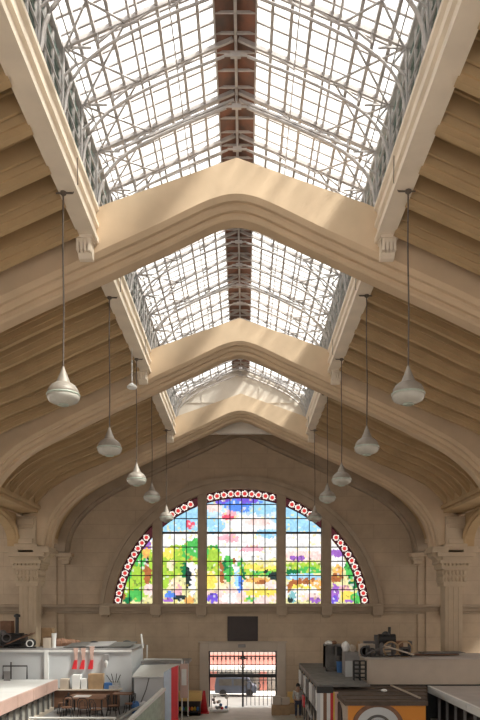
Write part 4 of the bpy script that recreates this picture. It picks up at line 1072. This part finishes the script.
# cartons by the doorway and plaid-shirted person
for k, (px, w, h, z0) in enumerate([(276, .28, .42, 0), (285, .34, .4, 0), (277, .26, .34, .42), (293, .26, .44, 0), (286, .28, .28, .4)]):
    x_ = at(px, 0, 29.6)[0]
    tag(box(x_-w/2-.04, x_+w/2+.04, 29.5+.1*k, 29.9+.1*k, FZ+z0, FZ+z0+h).build('carton', ('card', 'card', 'cream', 'card', 'cream')[k], bevel=.01),
        ['brown carton on the floor right beside the door jamb', 'brown carton in the middle of the floor row by the doorway', 'pale carton stacked on top by the door jamb', 'brown carton on the floor next to the person', 'pale carton stacked on the middle brown carton'][k], 'carton', 'cartons right of the doorway')

def skin_obj(name, pts, edges, radii, m, parent, sub=1):
    me = bpy.data.meshes.new(name); me.from_pydata([Vector(p) for p in pts], edges, [])
    me.materials.append(M[m]); o = bpy.data.objects.new(name, me); col.objects.link(o); o.parent = parent
    o.modifiers.new('skin', 'SKIN')
    for i, sv in enumerate(me.skin_vertices[0].data):
        r = radii[i]; sv.radius = (r, r) if not isinstance(r, tuple) else r
        sv.use_root = (i == 0)
    sb_ = o.modifiers.new('sub', 'SUBSURF'); sb_.levels = sub; sb_.render_levels = sub
    return o
px_, _ = at(298, 690, 28.8)
pr_ = empty('person', (px_, 28.8, FZ), 'standing person with dark hair in a grey plaid shirt beside the right stall', 'person')
# metres, relative to the feet
P = [(0, 0, .92), (0, .0, 1.15), (0, .0, 1.38), (0, -.01, 1.5), (0, -.02, 1.6), (0, -.02, 1.70),
     (-.19, 0, 1.38), (-.24, -.02, 1.12), (-.2, -.16, .92), (.19, 0, 1.38), (.25, -.02, 1.12), (.22, -.14, .9),
     (-.1, 0, .86), (-.1, -.02, .48), (-.1, .02, .09), (-.1, -.13, .04), (.1, 0, .86), (.11, .03, .48), (.11, .06, .09), (.11, -.09, .04)]
E = [(0, 1), (1, 2), (2, 3), (3, 4), (4, 5), (2, 6), (6, 7), (7, 8), (2, 9), (9, 10), (10, 11), (0, 12), (12, 13), (13, 14), (14, 15), (0, 16), (16, 17), (17, 18), (18, 19)]
Rr = [.14, .13, .14, .055, .095, .085, .06, .045, .03, .06, .045, .03, .085, .06, .04, .035, .085, .06, .04, .035]
# hands: palm and five short fingers each
for wi, sgn in ((8, -1), (11, 1)):
    w = P[wi]; b = len(P)
    P.append((w[0], w[1]-.05, w[2]-.05)); Rr.append(.03); E.append((wi, b))
    for f in range(5):
        a = (f-2)*.018
        l_ = (.045, .07, .08, .075, .06)[f]
        P.append((w[0]+a, w[1]-.07-l_*.5, w[2]-.07-l_*.6)); Rr.append(.009); E.append((b, len(P)-1))
skin_obj('body', P, E, Rr, 'skin', pr_)
skin_obj('shirt', [(0, 0, .9), (0, 0, 1.12), (0, 0, 1.37), (-.19, 0, 1.38), (-.24, -.02, 1.12), (-.21, -.12, .98), (.19, 0, 1.38), (.25, -.02, 1.12), (.23, -.11, .96), (0, -.005, 1.45)],
         [(0, 1), (1, 2), (2, 3), (3, 4), (4, 5), (2, 6), (6, 7), (7, 8), (2, 9)], [.165, .155, .165, .08, .062, .05, .08, .062, .05, .08], 'plaid', pr_)
skin_obj('trousers', [(0, 0, .93), (-.1, 0, .84), (-.1, -.02, .48), (-.1, .02, .1), (.1, 0, .84), (.11, .03, .48), (.11, .06, .1)], [(0, 1), (1, 2), (2, 3), (0, 4), (4, 5), (5, 6)], [.155, .1, .075, .06, .1, .075, .06], 'jeans', pr_)
hm = bpy.data.meshes.new('hair'); bm = bmesh.new(); bmesh.ops.create_uvsphere(bm, u_segments=16, v_segments=10, radius=.118)
for v in list(bm.verts):
    v.co = Vector((v.co.x*.95, v.co.y*1.05+.012, v.co.z*1.1+1.68))
bmesh.ops.delete(bm, geom=[v for v in bm.verts if v.co.z < 1.62 and v.co.y < .03 or v.co.z < 1.56], context='VERTS')
bm.to_mesh(hm); bm.free(); hm.materials.append(M['hair']); ho = bpy.data.objects.new('hair', hm); col.objects.link(ho); ho.parent = pr_

# ---- extra clutter on the roofs
rr = random.Random(11)
for k, (px, y, w, h, m_, lb) in enumerate([
  (6, 29.0, .5, .75, 'brown', 'tall reddish brown crate behind the compressor at the left edge'),
  (22, 27.75, .3, .5, 'dgrey', 'dark grey box right behind the compressor post'),
  (33, 29.2, .34, .3, 'brown', 'low brown box behind the small motor'),
  (47, 28.5, .3, .36, 'brown', 'brown box just behind the white roll'),
  (62, 29.3, .3, .2, 'card', 'flat cardboard box behind the brown sack'),]):
    x = at(px, 0, y)[0]
    tag(box(x-w/2, x+w/2, y, y+.3, KT+.02, KT+.02+h).build('crate', m_, bevel=.01), lb, 'crate', 'crates on the kitchen roof')
for k, (p, q, y, z0, z1, lb) in enumerate([(0, 30, 26.95, .1, .28, 'dark pipe lying lowest across the junk at the left edge'), (8, 36, 26.9, .055, .055, 'dark pipe lying on the roof in front of the small motor'), (6, 24, 27.3, .56, .56, 'dark pipe lying highest over the compressor')]):
    tag(MB().tube([(at(p, 0, y)[0], y, KT+z0), (at(q, 0, y)[0], y, KT+z1)], .035, 6).build('pipe', 'black'), lb, 'pipe', 'pipes on the kitchen roof')
for k, (px, py, y, w, h, m_, lb) in enumerate([
  (371, 0, 25.8, .5, .5, 'steeld', 'dark steel box behind the coil of cable'),
  (380, 0, 25.9, .34, .72, 'dgrey', 'tall dark grey box behind the winch machine'),
  (398, 0, 25.9, .4, .5, 'brown', 'brown box behind the wooden hoops'),
  (407, 0, 25.4, .3, .3, 'black', 'small black box right of the wooden hoops'),
  (363, 0, 25.2, .22, .34, 'card', 'small brown box at the left corner of the cream box top'),]):
    x = at(px, 0, y)[0]
    tag(box(max(x-w/2, 4.36), x+w/2, y, y+.3, CT, CT+h).build('crate', m_, bevel=.01), lb, 'crate', 'crates on the cream box')
for k, (p, q, y, z0, z1, m_, lb) in enumerate([(366, 392, 24.4, .12, .5, 'steeld', 'long dark bar leaning up to the left wooden hoop'), (384, 414, 24.35, .42, .1, 'cream', 'pale bar sloping across the wooden hoops'), (370, 410, 24.3, .06, .08, 'black', 'black bar lying along the front edge of the cream box')]):
    tag(MB().tube([(at(p, 0, y)[0], y, CT+z0), (at(q, 0, y)[0], y, CT+z1)], .03, 6).build('bar', m_), lb, 'bar', 'bars on the cream box')
